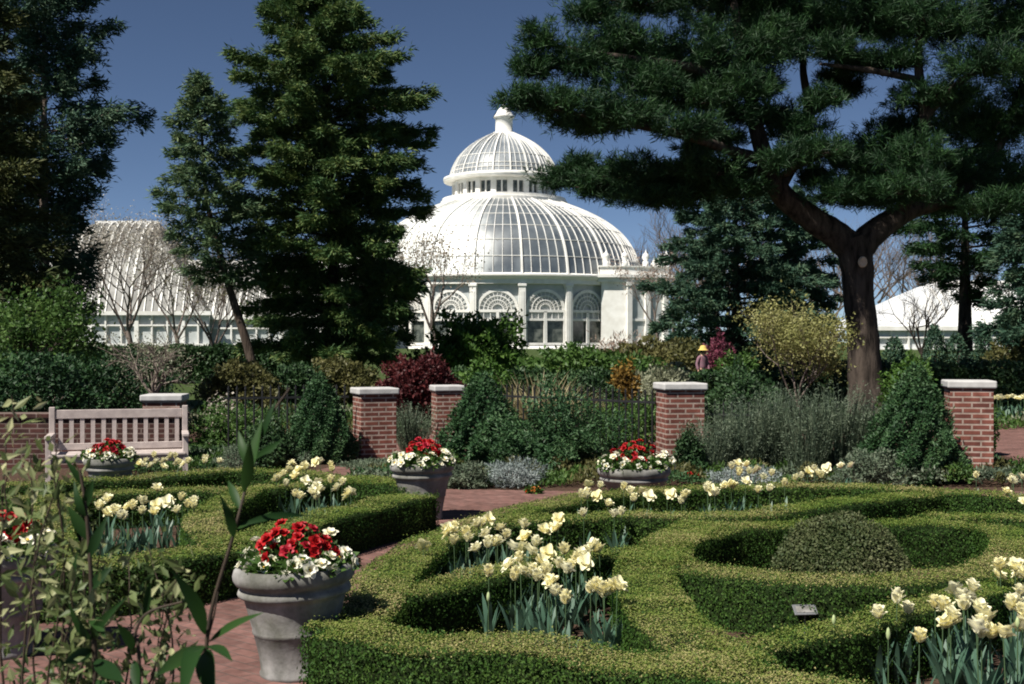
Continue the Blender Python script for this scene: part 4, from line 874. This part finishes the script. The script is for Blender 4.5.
# ------------------------------------------------------------------ box hedges of the knot garden
HH = .38
def hedge(label, pxs, width, h=HH, seed=0, closed=False, dens=3300, ll=.021, world=None, zoff=0):
    rng = np.random.default_rng(seed+900)
    C = [np.array(G(px, py, h)) for px, py in pxs] if world is None else [np.array((x, y, h)) for x, y in world]
    P = catmull(C, 8, closed)
    if closed: P = np.vstack([P, P[:1]])
    seg = np.linalg.norm(np.diff(P, axis=0), axis=1); cum = np.concatenate([[0], np.cumsum(seg)]); Ltot = cum[-1]
    c = P.mean(axis=0); root = thing('box_hedge', label, 'hedge', (float(P[0, 0]), float(P[0, 1]), 0), 'clipped box hedges of the knot garden')
    def frame(s):
        x = np.interp(s, cum, P[:, 0]); y = np.interp(s, cum, P[:, 1]); e = .06
        dx = np.interp(s+e, cum, P[:, 0])-np.interp(s-e, cum, P[:, 0]); dy = np.interp(s+e, cum, P[:, 1])-np.interp(s-e, cum, P[:, 1]); l = np.hypot(dx, dy)+1e-9
        return x, y, dx/l, dy/l
    hw = width/2
    def wob(x, y): return .009*np.sin(x*7.3+y*3.1+seed)+.008*np.sin(x*3.7-y*8.9)+.005*np.sin(x*19+y*17)
    # core: rounded box section
    sec = [(-hw+.04, 0), (-hw+.04, h-.07), (-hw+.06, h-.045), (hw-.06, h-.045), (hw-.04, h-.07), (hw-.04, 0)]
    k = max(4, int(Ltot/.15)); s = np.linspace(0, Ltot, k); x, y, tx, ty = frame(s)
    core = MB(); V = np.stack([np.stack([x-ty*a, y+tx*a, np.full(k, z)], -1) for a, z in sec], 1).reshape(-1, 3); m = len(sec)
    Q = [[i*m+j, i*m+j+1, (i+1)*m+j+1, (i+1)*m+j] for i in range(k-1) for j in range(m-1)]
    core.add(V, np.array(Q)); core.add(V[:m], [list(range(m))]); core.add(V[-m:], [list(range(m))[::-1]])
    core.build('branches', M['boxcore'], root)
    # leaf shell
    per = 2*h+width; dens *= 1.85; ll *= .84; per2 = 2*h+2*width; n = int(Ltot*per2*dens); s = rng.uniform(0, Ltot, n); u = rng.uniform(0, per2, n); u = np.where(u < h, u, np.where(u < h+2*width, h+(u-h)/2, u-width)); x, y, tx, ty = frame(s)
    a = np.where(u < h, -hw, np.where(u > h+width, hw, u-h-hw)); z = np.where(u < h, u, np.where(u > h+width, per-u, h))
    na = np.where(u < h, -1., np.where(u > h+width, 1., 0.)); nz = np.where((u >= h) & (u <= h+width), 1., 0.)
    # round the shoulders
    rc = .028; ex = np.clip((np.abs(a)-(hw-rc))/rc, 0, 1); ez = np.clip((z-(h-rc))/rc, 0, 1); z = z-rc*.35*ex*ex*nz; a = a-np.sign(a)*rc*.35*ez*ez*(1-nz)
    nn = np.stack([-ty*na, tx*na, nz], -1)
    n0 = n
    off = wob(x, y)+rng.normal(size=n)*np.where(nz > .5, .0055, .011)-.010*np.abs(rng.normal(size=n))
    p = np.stack([x-ty*a, y+tx*a, z], -1)+nn*off[:, None]; p[:, 2] = np.maximum(p[:, 2], .012)
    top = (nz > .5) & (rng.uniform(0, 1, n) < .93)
    flatn = nz > .5
    # end faces
    if not closed:
        ne = int(h*width*dens)
        for se, sg in ((0, -1), (Ltot, 1)):
            xe, ye, txe, tye = frame(np.array([min(max(se, .07), Ltot-.07)])); xe = np.interp(se, cum, P[:, 0]); ye = np.interp(se, cum, P[:, 1])
            ae = rng.uniform(-hw, hw, ne); ze = rng.uniform(0.01, h, ne); q = np.stack([xe-tye*ae, ye+txe*ae, ze], -1); ne_ = np.repeat(np.array([[txe[0]*sg, tye[0]*sg, 0]]), ne, 0)
            q = q+ne_*(rng.normal(size=ne)*.018)[:, None]; p = np.vstack([p, q]); nn = np.vstack([nn, ne_]); top = np.concatenate([top, np.zeros(ne, bool)])
    stray = rng.uniform(0, 1, len(p)) < .05; p = p + nn*(stray*rng.uniform(.005, .045, len(p)))[:, None]
    n = len(p); tw = (nn[:, 2:3] > .5)*1.0; D = rnd3(rng, n)*np.where(tw > 0, 1, 1)-nn*.0; D = D-nn*(np.sum(D*nn, 1, keepdims=True)*.55); N = nn+rnd3(rng, n)*(.6-.3*tw)
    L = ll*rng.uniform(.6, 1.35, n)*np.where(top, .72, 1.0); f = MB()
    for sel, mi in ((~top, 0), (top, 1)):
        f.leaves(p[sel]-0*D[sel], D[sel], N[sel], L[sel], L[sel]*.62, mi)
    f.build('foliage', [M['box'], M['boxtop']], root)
    return root
KW = .40
hedge('nearest box hedge edging the front of the knot garden', [(331, 629), (385, 634), (440, 640), (500, 642), (560, 647), (620, 657), (672, 663), (740, 671), (830, 690), (960, 720)], .42, seed=1, dens=4600)
hedge('box hedge edging the path from the near urn to the wide bowl urn', [(338, 628), (366, 604), (382, 580), (404, 558), (440, 537), (490, 518), (545, 503), (610, 492), (680, 487)], .42, seed=2, dens=3800)
hedge('box hedge band between the two nearest tulip clumps', [(396, 590), (450, 580), (510, 567), (560, 556), (605, 550), (645, 549)], .36, seed=3, dens=3600)
hedge('box hedge band in front of the far tulip row', [(498, 520), (545, 517), (600, 514), (660, 514), (720, 514), (770, 510), (825, 503), (880, 496), (930, 491)], .40, seed=4, dens=2600, ll=.025)
hedge('broad diagonal box hedge band crossing the middle of the knot garden', [(706, 520), (680, 534), (654, 552), (645, 574), (654, 598), (672, 622), (704, 645), (740, 664)], .44, seed=5, dens=3800)
hedge('round box hedge ring circling the clipped grey mound', [(665, 553), (680, 538), (725, 526), (790, 522), (850, 522), (920, 522), (985, 524), (1013, 534), (1014, 552), (985, 569), (920, 577), (850, 579), (790, 577), (725, 569), (678, 561)], .40, seed=6, closed=True, dens=3200)
hedge('box hedge band between the plant label and the right tulip clump', [(706, 642), (748, 640), (796, 633), (850, 622), (910, 607), (966, 592), (1040, 572), (1130, 566), (1200, 580)], .30, seed=7, dens=3800)
hedge('farthest box hedge edging the knot garden along the border', [(680, 487), (760, 485), (850, 485), (930, 489), (1000, 494), (1060, 500), (1160, 510), (1240, 530)], .42, seed=8, dens=2200, ll=.028)
hedge('box hedge band behind the right end of the round hedge ring', [(930, 516), (985, 514), (1050, 520)], .40, seed=9, dens=2400, ll=.026)
hedge('box hedge edging the right side of the round ring', [(1008, 545), (1050, 545), (1120, 552), (1200, 560)], .5, seed=10, dens=2600)
# left half of the garden
hedge('box hedge with a dark side along the brick path behind the near urn', [(420, 492), (382, 501), (330, 513), (285, 525), (240, 541), (180, 552), (110, 560), (20, 566)], .46, seed=11, dens=2600, ll=.024)
hedge('box hedge band behind the left tulip clump', [(420, 486), (388, 481), (345, 479), (300, 483), (250, 488), (180, 488), (100, 492), (10, 498)], .40, seed=12, dens=1900, ll=.028)
hedge('farthest box hedge in front of the wooden bench', [(395, 479), (340, 476), (290, 471), (230, 469), (170, 474), (85, 479), (0, 484)], .40, seed=13, dens=1700, ll=.03)
hedge('box hedge band crossing between the path hedge and the bench', [(250, 488), (214, 506), (205, 524), (228, 544)], .38, seed=14, dens=2200, ll=.026)
hedge('box hedge band crossing left of the middle tulips', [(60, 494), (48, 520), (60, 560)], .38, seed=15, dens=2000, ll=.026)
# clipped mound inside the ring
def mound():
    rng = np.random.default_rng(77); c = np.array([(841-CX)*9.2/F, 9.2, 0]); n = 21000; R = .55; Hm = .62
    o = thing('box_mound', 'low round grey green clipped mound inside the hedge ring', 'shrub', c)
    u = rnd3(rng, n); u[:, 2] = np.abs(u[:, 2]); q = c+u*np.array([R, R, Hm])*(rng.uniform(.86, 1.03, n)*(1+.03*np.sin(u[:, 0]*9)*np.sin(u[:, 1]*8)))[:, None]
    f = MB(); f.leaves(q, rnd3(rng, n)+u*.4, u+rnd3(rng, n)*.8, .026*rng.uniform(.6, 1.3, n), .016*rng.uniform(.7, 1.3, n)); f.build('foliage', M['mound'], o)
    k = MB(); k.lathe([(R*.84, 0), (R*.80, Hm*.3), (R*.66, Hm*.58), (R*.4, Hm*.78), (0, Hm*.86)], 20, c=c); k.build('branches', M['boxcore'], o)
mound()

# ------------------------------------------------------------------ tulips
def petal(mb, ang, tilt, L, wd, curl, mi=0):
    n, m = 5, 4; V = []
    for i in range(n+1):
        t = i/n; ph = tilt + curl*t; 
        r = L*t*math.sin(tilt+curl*t*.5); z = L*t*math.cos(tilt+curl*t*.5); wl = wd*math.sin(math.pi*min(.96, .12+.80*t**.8))
        for j in range(m+1):
            s = (j/m-.5)*2; cup = .30*wl*s*s
            x = r-cup*math.cos(ph)*.9; zz = z+cup*math.sin(ph)*.5; y = s*wl/2
            V.append((x*math.cos(ang)-y*math.sin(ang), x*math.sin(ang)+y*math.cos(ang), zz))
    Q = np.array([[i*(m+1)+j, i*(m+1)+j+1, (i+1)*(m+1)+j+1, (i+1)*(m+1)+j] for i in range(n) for j in range(m)]); mb.add(V, Q, mi, True)
TP = []
def make_tulip(var):
    wide = var; var = (0, 1, 2, 3, .3, 4.2)[wide]; rng = random.Random(wide); o = thing('tulip', 'x', 'flower', (0, 0, 0))
    h = .44
    fl = MB()
    for k in range(3): petal(fl, k*2.094+.3*var, .14+.08*var, .088, .088, .22+.12*var)
    for k in range(4): petal(fl, k*1.571+.5+.2*var, .42+.12*var, .092, .086, .35+.1*var)
    for k in range(3): petal(fl, k*2.094+1.1, .78+.1*var, .086, .074, .3)
    f = fl.build('flower_head', M['cream'], o, local=True); f.location = (.012*var, 0, h); f.rotation_euler = (.15*var, .1, 0)
    st = MB(); st.tube([(0, 0, 0), (.006*var, 0, .2), (.012*var, 0, h+.004)], [.005, .0045, .0045], 6); st.build('stem', M['stem'], o, local=True)
    for k in range(6):
        lf = MB(); a = k*1.13+var; d = np.array([[math.cos(a)*.28, math.sin(a)*.28, 1.0]]); lf.blades(np.array([[math.cos(a)*.008, math.sin(a)*.008, 0]]), d, [rng.uniform(.26, .38)], [rng.uniform(.036, .056)], [rng.uniform(.06, .16)], seg=5)
        lf.build('leaf', M['tuleaf'], o, local=True)
    return o
def make_bud():
    o = thing('tulip', 'x', 'flower', (0, 0, 0)); h = .42
    b = MB(); b.lathe([(.004, 0), (.014, .012), (.016, .03), (.010, .05), (0, .06)], 10); f = b.build('flower_head', M['bud'], o, local=True); f.location = (0, 0, h)
    st = MB(); st.tube([(0, 0, 0), (0, 0, h+.004)], .0045, 6); st.build('stem', M['stem'], o, local=True)
    for k in range(3):
        lf = MB(); a = k*2.1; lf.blades(np.array([[0, 0, 0.]]), np.array([[math.cos(a)*.25, math.sin(a)*.25, 1.0]]), [.3], [.035], [.1], seg=5); lf.build('leaf', M['tuleaf'], o, local=True)
    return o
used = {}
def proto(k):
    if k not in used: used[k] = [make_bud() if k == 'bud' else make_tulip(k), False]
    return used[k]
trng = random.Random(5)
def tulip(px, py, label, group, bud=False, head=.47, extra=0):
    e = proto('bud' if bud else trng.randrange(6)); p = G(px, py, head); sc = trng.uniform(.92, 1.1); s = head/.47
    loc = (p.x, p.y, 0); rz = trng.uniform(0, 6.28)
    if not e[1]:
        o = e[0]; e[1] = True; o.location = loc; o.rotation_euler = (0, 0, rz); o.scale = (sc*.74, sc*.74, 1.0); o['label'] = label; o['group'] = group
    else: dup(e[0], loc, rz, (sc*.74, sc*.74, trng.uniform(.9, 1.08)), label, group)
def bed(pts, ox, oy, sc, label, group, head=.47, buds=()):
    for (a, b_) in pts: tulip(ox+a/sc, oy+b_/sc, label, group, head=head)
    for (a, b_) in pts[1::3]: tulip(ox+a/sc+trng.uniform(-12, 12), oy+b_/sc+trng.uniform(-6, 5), label, group, head=head)
    for (a, b_) in buds: tulip(ox+a/sc, oy+b_/sc, 'closed green tulip bud '+label.split(' tulip ', 1)[1], 'closed tulip buds '+group, True, head=head)
bed([(285, 295), (355, 262), (370, 322), (440, 250), (420, 290), (462, 276), (482, 322), (503, 338), (530, 380), (525, 240), (547, 262), (577, 250), (610, 330), (680, 345), (596, 222), (512, 270), (560, 236), (441, 302), (655, 352), (628, 342), (470, 300), (540, 285), (620, 212)], 400, 480, 3.2,
    'open cream tulip in the nearest clump, above the front hedge', 'cream tulips in the nearest clump', buds=[(283, 362)])
bed([(90, 198), (140, 165), (175, 150), (180, 192), (212, 177), (255, 145), (281, 181), (250, 207), (330, 135), (342, 167), (312, 207), (400, 157), (395, 190), (372, 206), (431, 210), (450, 162), (500, 150), (424, 228), (458, 212), (265, 128), (160, 175), (480, 140)], 400, 480, 3.2,
    'open cream tulip in the clump beside the path hedge', 'cream tulips beside the path hedge')
bed([(245, 370), (266, 376), (286, 355), (291, 386), (276, 411), (330, 391), (351, 376), (346, 411), (386, 406), (431, 381), (420, 392), (490, 371), (484, 386), (536, 352), (226, 416), (180, 426), (203, 420), (245, 418), (75, 430), (125, 445), (255, 360), (320, 372), (470, 380)], 640, 330, 2.667,
    'open cream tulip in the long far row of the knot garden', 'cream tulips in the far row')
bed([(580, 46), (620, 46), (640, 10), (661, 66), (690, 96), (716, 26), (750, 56), (786, 30), (855, 31), (915, 56), (985, 31), (590, 100), (735, 40), (600, 30)], 400, 480, 3.2,
    'open cream tulip in front of the wide bowl urn', 'cream tulips before the wide bowl urn')
bed([(882, 40), (985, 55), (966, 80), (1016, 110), (1000, 45)], 680, 460, 2.977, 'open cream tulip in front of the rightmost brick pillar', 'cream tulips before the rightmost pillar')
bed([(590, 440), (676, 421), (711, 500), (760, 410), (782, 431), (796, 466), (831, 391), (871, 386), (852, 411), (846, 436), (829, 456), (882, 461), (921, 496), (898, 506), (941, 321), (991, 331), (1016, 321), (1001, 401), (986, 441), (1022, 451), (1010, 381), (1018, 346), (930, 484), (1030, 410), (955, 330), (1040, 470), (975, 505), (1035, 335)], 680, 460, 2.977,
    'open cream tulip in the clump by the right end of the front hedge', 'cream tulips by the right end of the front hedge', buds=[(458, 450), (620, 525), (1005, 475)])
bed([(255, 150), (305, 150), (341, 156), (371, 150), (410, 166), (316, 181), (231, 191), (261, 186), (286, 191), (301, 206), (216, 216), (241, 216), (271, 216), (346, 231), (331, 241), (366, 266), (376, 250), (406, 231), (446, 231), (436, 256), (486, 246), (478, 281), (291, 271), (331, 276), (352, 271)], 220, 420, 3.657,
    'open cream tulip in the clump left of the second urn', 'cream tulips left of the second urn')
bed([(390, 590), (431, 581), (490, 601), (511, 561), (521, 591), (600, 591), (611, 511), (641, 561), (661, 546), (721, 546), (741, 561), (761, 566), (701, 576), (561, 581), (411, 601), (450, 600)], 0, 360, 3.94,
    'open cream tulip in the clump between the left path hedge and the bench', 'cream tulips between the path hedge and the bench')
bed([(480, 421), (511, 411), (536, 406), (561, 416), (581, 411), (601, 406), (636, 411), (656, 391), (691, 386), (701, 401), (726, 401), (741, 406), (621, 401), (816, 389), (861, 391), (421, 421)], 0, 360, 3.94,
    'open cream tulip in the row right in front of the wooden bench', 'cream tulips in front of the bench', head=.45)
for k, px in enumerate((993, 997, 1001, 1004, 1008, 1012, 1016, 1020, 1024, 1028)):
    e = proto(k % 4); Y = 29+.5*(k % 3); dup(e[0], ((px-CX)*Y/F, Y, 0), k, (1.5, 1.5, 1.25), 'open cream tulip in the far bed right of the rightmost pillar', 'cream tulips in the far bed')

# ------------------------------------------------------------------ urns and their flowers
def blossom(mb, r, rng, mi=0, layers=2, eye=None):
    for l in range(layers):
        for k in range(5):
            petal(mb, k*1.2566+l*.6, 1.35-.55*l, r*(1-.25*l), r*1.05*(1-.2*l), .15, mi)
    if eye is not None: mb.lathe([(r*.2, r*.16), (r*.12, r*.24), (0, r*.26)], 6, eye)
bl = {}
for nm, mm, lay in (('red', 'redpetal', 3), ('crimson', 'redpink', 3), ('ivory', 'ivory', 2), ('orange', 'orangepetal', 2)):
    m_ = MB(); blossom(m_, .046 if nm == 'ivory' else .042, None, 0, lay, 1 if nm == 'ivory' else 0); o = m_.build('blossom', [M[mm], M['eye']]); bl[nm] = o.data; bpy.data.objects.remove(o)
def flower_plant(name, label, group, c, rx, ry, h, n, kinds, seed, dirbias=None, fol=260, arc=None):
    rng = np.random.default_rng(seed); o = thing(name, label, 'plant', c, group)
    cc = np.array(c)
    f = MB(); u = rnd3(rng, fol); u[:, 2] = np.abs(u[:, 2]); q = cc+u*np.array([rx, ry, h*.85])*rng.uniform(.4, 1.0, fol)[:, None]
    f.leaves(q, u+rnd3(rng, fol)*.7, np.array([0, 0, 1.])+rnd3(rng, fol)*.7, .06*rng.uniform(.6, 1.2, fol), .04*rng.uniform(.7, 1.2, fol)); f.build('foliage', M['gleaf'], o)
    for k in range(n):
        t = (k+.5)/n; el = math.asin(min(1, 1-t*.92)); a = k*2.39996+rng.uniform(-.3, .3); d = np.array([math.cos(el)*math.cos(a), math.cos(el)*math.sin(a), math.sin(el)])
        p = d*np.array([rx, ry, h])*rng.uniform(.74, 1.12)+rng.normal(size=3)*.008
        ob = bpy.data.objects.new('blossom', bl[kinds[int(rng.integers(len(kinds)))]]); COL.objects.link(ob); ob.parent = o; ob.location = p
        nrm = Vector(d*np.array([1, 1, 1.1])+rng.normal(size=3)*.25+np.array([0, -.25, .1])); ob.rotation_euler = nrm.to_track_quat('Z', 'Y').to_euler(); ob.scale = (rng.uniform(.85, 1.2),)*3
    return o
def urn(label, px, Y, R, H, style, who, nred, nper, seed, tilt=(0, 0)):
    x = (px-CX)*Y/F; o = thing('stone_urn', label, 'urn', (x, Y, 0), 'stone urns of red and cream flowers'); o.rotation_euler = (tilt[0], tilt[1], 0)
    if style == 'tall':
        k = H/.64; s = R/.325
        prof = [(0, 0), (.19*s, 0), (.203*s, .010*k), (.205*s, .03*k), (.197*s, .045*k), (.203*s, .12*k), (.228*s, .25*k), (.235*s, .258*k), (.236*s, .272*k), (.234*s, .28*k), (.252*s, .36*k), (.270*s, .44*k), (.276*s, .462*k), (.302*s, .472*k), (.308*s, .487*k), (.302*s, .503*k), (.29*s, .512*k),
                (.288*s, .525*k), (.315*s, .54*k), (.328*s, .565*k), (.33*s, .59*k), (.322*s, .618*k), (.305*s, .635*k), (.285*s, .63*k), (.272*s, .60*k)]
    else:
        k = H/.52; s = R/.42
        prof = [(0, 0), (.27*s, 0), (.27*s, .05*k), (.20*s, .09*k), (.19*s, .13*k), (.26*s, .20*k), (.345*s, .31*k), (.365*s, .345*k), (.39*s, .355*k), (.395*s, .372*k), (.385*s, .385*k), (.375*s, .395*k), (.40*s, .41*k), (.42*s, .45*k), (.415*s, .49*k), (.395*s, .51*k), (.375*s, .505*k), (.36*s, .47*k)]
    b = MB(); b.lathe(prof, 48); b.build('bowl', M['urn'], o, local=True)
    zi = H*.93; b = MB(); b.lathe([(R*.86, zi-.02), (R*.5, zi+.02), (0, zi+.03)], 24); b.build('potting_soil', M['soil'], o, local=True)
    hr = .125*R/.325
    flower_plant('red_flower_plant', 'clump of red flowers in the middle of '+who, None, (x, Y, zi+.06), R*.64, R*.62, R*.60, int(nred*1.5), ['red', 'red', 'crimson'], seed)
    hj = np.random.default_rng(seed+300).uniform(-1, 1, nper)
    for k in range(nper):
        a = k*2*math.pi/nper - math.pi/2 + .2; 
        flower_plant('cream_flower_plant', 'cream flowers spilling over the rim of '+who, 'cream flower clumps round '+who, (x+math.cos(a+hj[k]*.25)*R*(.70+.08*hj[k]), Y+math.sin(a+hj[k]*.25)*R*(.70+.08*hj[k]), zi+.01), R*(.34+.06*hj[k]), R*.32, R*(.34+.1*hj[k]), 8+int(3*hj[k]), ['ivory'], seed*10+k, fol=210)
urn('nearest stone urn standing at the corner of the front hedge', 298, 7.05, .350, .655, 'tall', 'the nearest urn', 30, 8, 1, (0, math.radians(-2.2)))
urn('second stone urn at the end of the left path hedge', 423, 13.2, .352, .64, 'tall', 'the second urn', 26, 8, 2, (0, math.radians(-1)))
urn('wide bowl shaped stone urn beyond the far tulip row', 634, 13.9, .425, .52, 'bowl', 'the wide bowl urn', 26, 9, 3)
urn('small stone urn in front of the wooden bench', 110, 14.3, .30, .58, 'tall', 'the urn by the bench', 22, 7, 4)
urn('stone urn half hidden by the pale leafy branches', -2, 7.5, .36, .665, 'tall', 'the half hidden urn', 24, 8, 5)
# small accents
flower_plant('red_flower_plant', 'small patch of red flowers below the middle brick pillar', None, W(690, 474, 16.3).freeze() if False else (W(690, 474, 16.3).x, 16.3, .10), .12, .10, .09, 7, ['red'], 61)
flower_plant('red_flower_plant', 'small patch of orange flowers in front of the silvery mound', None, (W(534, 490, 15.4).x, 15.4, .02), .10, .07, .08, 5, ['orange'], 62)

# ------------------------------------------------------------------ plant label
p = G(805, 612, .2); o = thing('plant_label', 'small grey metal plant label on a stake in the hedge loop', 'sign', (p.x, p.y, 0))
b = MB(); b.tube([(0, 0, 0), (0, .0, .2)], .006, 6); b.build('stake', M['metal'], o, local=True)
b = MB(); b.box((0, 0, 0), (.155, .085, .006), bev=.002); q = b.build('plate', M['metal'], o, local=True); q.location = (0, 0, .215); q.rotation_euler = (math.radians(38), 0, .1)
b = MB(); b.box((0, 0, .0045), (.12, .05, .002)); r = b.build('plate_face', M['urn'], q, local=True)

# ------------------------------------------------------------------ foreground branches
def fg_pale():
    rng = np.random.default_rng(91); Y0 = 2.7; o = thing('variegated_shrub', 'pale variegated shrub with fine leaves close to the camera', 'shrub', ((20-CX)*Y0/F, Y0, 0))
    st = MB(); tips = []; PP = []; DD = []
    ends = [(12, 395), (30, 455), (60, 470), (8, 470), (48, 520), (80, 500), (100, 545), (75, 575), (110, 590), (95, 640), (60, 650), (112, 660), (30, 680), (55, 440), (88, 610), (130, 560), (85, 680), (150, 545), (178, 560), (68, 540), (165, 600)]
    for (ex, ey) in ends:
        dy = rng.uniform(-.3, .5); e = np.array(W(ex, ey, Y0+dy)); b0 = np.array([(rng.uniform(0, 70)-CX)*Y0/F, Y0+dy*.4, 0])
        mid = b0*.35+e*.65+rng.normal(size=3)*.04; mid[2] += .05
        pts = catmull([b0, mid, e], 8); st.tube(pts+rng.normal(size=pts.shape)*.004, np.linspace(.0045, .0014, len(pts)), 5, cap=False)
        m = 85; t = .35+.65*rng.uniform(0, 1, m)**.65; idx = (t*(len(pts)-1)).astype(int); q = pts[idx]+rng.normal(size=(m, 3))*.030; PP.append(q); d = np.gradient(pts, axis=0)[idx]; d /= np.linalg.norm(d, axis=1, keepdims=True); DD.append(d*.6+rnd3(rng, m))
    st.build('stem', M['canes'], o); PP = np.concatenate(PP); DD = np.concatenate(DD); n = len(PP); f = MB(); f.leaves(PP, DD, rnd3(rng, n)+np.array([0, -.3, .8]), .040*rng.uniform(.5, 1.35, n), .015*rng.uniform(.7, 1.3, n)); f.build('foliage', M['fgpale'], o)
fg_pale()
def big_leaf(mb, a, b_, wd, bend=.15, nrm=(0, -.6, .8)):
    a = np.array(a); b_ = np.array(b_); d = b_-a; L = np.linalg.norm(d); d /= L; s = np.cross(d, np.array(nrm)); s /= np.linalg.norm(s)+1e-9; u = np.cross(s, d); n = 7; V = []
    for i in range(n+1):
        t = i/n; c = a+d*L*t+u*bend*L*(math.sin(math.pi*t)*.6-.3*t*t); wl = wd*math.sin(math.pi*min(.985, .03+.97*t**.85))
        V += [c-s*wl/2+u*wl*.16, c-u*0, c+s*wl/2+u*wl*.16]
    mb.add(V, np.array([[3*i+j, 3*i+j+1, 3*i+3+j+1, 3*i+3+j] for i in range(n) for j in (0, 1)]), 0, True)
def fg_dark():
    Y = 2.35; o = thing('broadleaf_plant', 'dark stems with long glossy leaves close to the camera', 'plant', ((200-CX)*Y/F, Y, 0)); st = MB(); lf = MB(); rng = np.random.default_rng(95)
    def S(pts, r0=.006, r1=.002):
        P = catmull([np.array(W(px, py, Y+dy)) for px, py, dy in pts], 6); st.tube(P, np.linspace(r0, r1, len(P)), 6)
    def Lf(x0, y0, x1, y1, wpx, d0=0, d1=0, bend=.12, nrm=(.1, -.7, .7)):
        big_leaf(lf, W(x0, y0, Y+d0), W(x0+(x1-x0)*(.78 if x0 < 140 else 1), y0+(y1-y0)*(.78 if x0 < 140 else 1), Y+d1), wpx*Y/F*(.7 if x0 < 140 else .8), bend, nrm)
    g0 = HZ+EYE*F/Y
    S([(196, g0, 0), (200, 760, 0), (205, 690, 0), (207, 640, 0), (214, 600, 0), (232, 540, 0), (240, 510, 0), (254, 456, .05), (268, 420, .05), (290, 388, .05)])
    S([(84, g0, .1), (88, 760, .1), (95, 690, .1), (93, 620, .1), (90, 560, .1), (86, 510, .1), (80, 470, .1)], .008, .003)
    S([(140, g0, .05), (140, 700, .05), (133, 650, .05), (145, 615, .05), (182, 602, .05)], .005, .002)
    S([(207, 640, 0), (214, 615, -.02), (218, 592, -.02)], .003, .0015)
    for a in [(205, 634, 174, 571, 21, 0, -.1), (209, 642, 262, 612, 13, 0, -.1), (204, 646, 156, 676, 24, 0, -.25), (206, 650, 214, 700, 26, 0, -.2), (208, 646, 232, 660, 16, 0, -.2), (204, 650, 180, 702, 22, 0, -.3),
              (234, 538, 221, 496, 13, 0, -.05), (236, 530, 272, 512, 10, 0, .05), (238, 526, 310, 514, 10, .0, .1), (240, 510, 228, 480, 11, 0, .05), (246, 486, 262, 420, 15, .02, .05), (250, 470, 238, 430, 12, .03, .06), (262, 440, 276, 400, 9, .05, .05), (252, 462, 282, 440, 11, .05, .1), (244, 492, 250, 440, 16, 0, -.05),
              (93, 640, 60, 590, 22, .1, 0), (95, 640, 128, 590, 16, .1, 0), (94, 660, 134, 690, 24, .1, -.1), (90, 600, 70, 540, 20, .1, .05), (88, 560, 112, 505, 16, .1, .1), (87, 540, 62, 496, 18, .1, .1), (84, 510, 96, 470, 13, .1, .1), (90, 590, 118, 560, 16, .1, .1), (92, 620, 108, 640, 18, .1, 0), (96, 680, 120, 720, 24, .1, 0), (92, 650, 54, 668, 20, .1, 0),
              (134, 650, 112, 615, 16, .05, 0), (134, 660, 140, 700, 18, .05, 0), (145, 616, 150, 580, 10, .05, .05), (86, 520, 70, 470, 12, .1, .1), (82, 486, 60, 450, 10, .1, .1)]:
        Lf(*a[:7], bend=rng.uniform(-.05, .25), nrm=(rng.uniform(-.5, .5), -.7, rng.uniform(.3, .9)))
    st.build('stem', M['canes'], o); lf.build('foliage', M['fgdark'], o)
fg_dark()
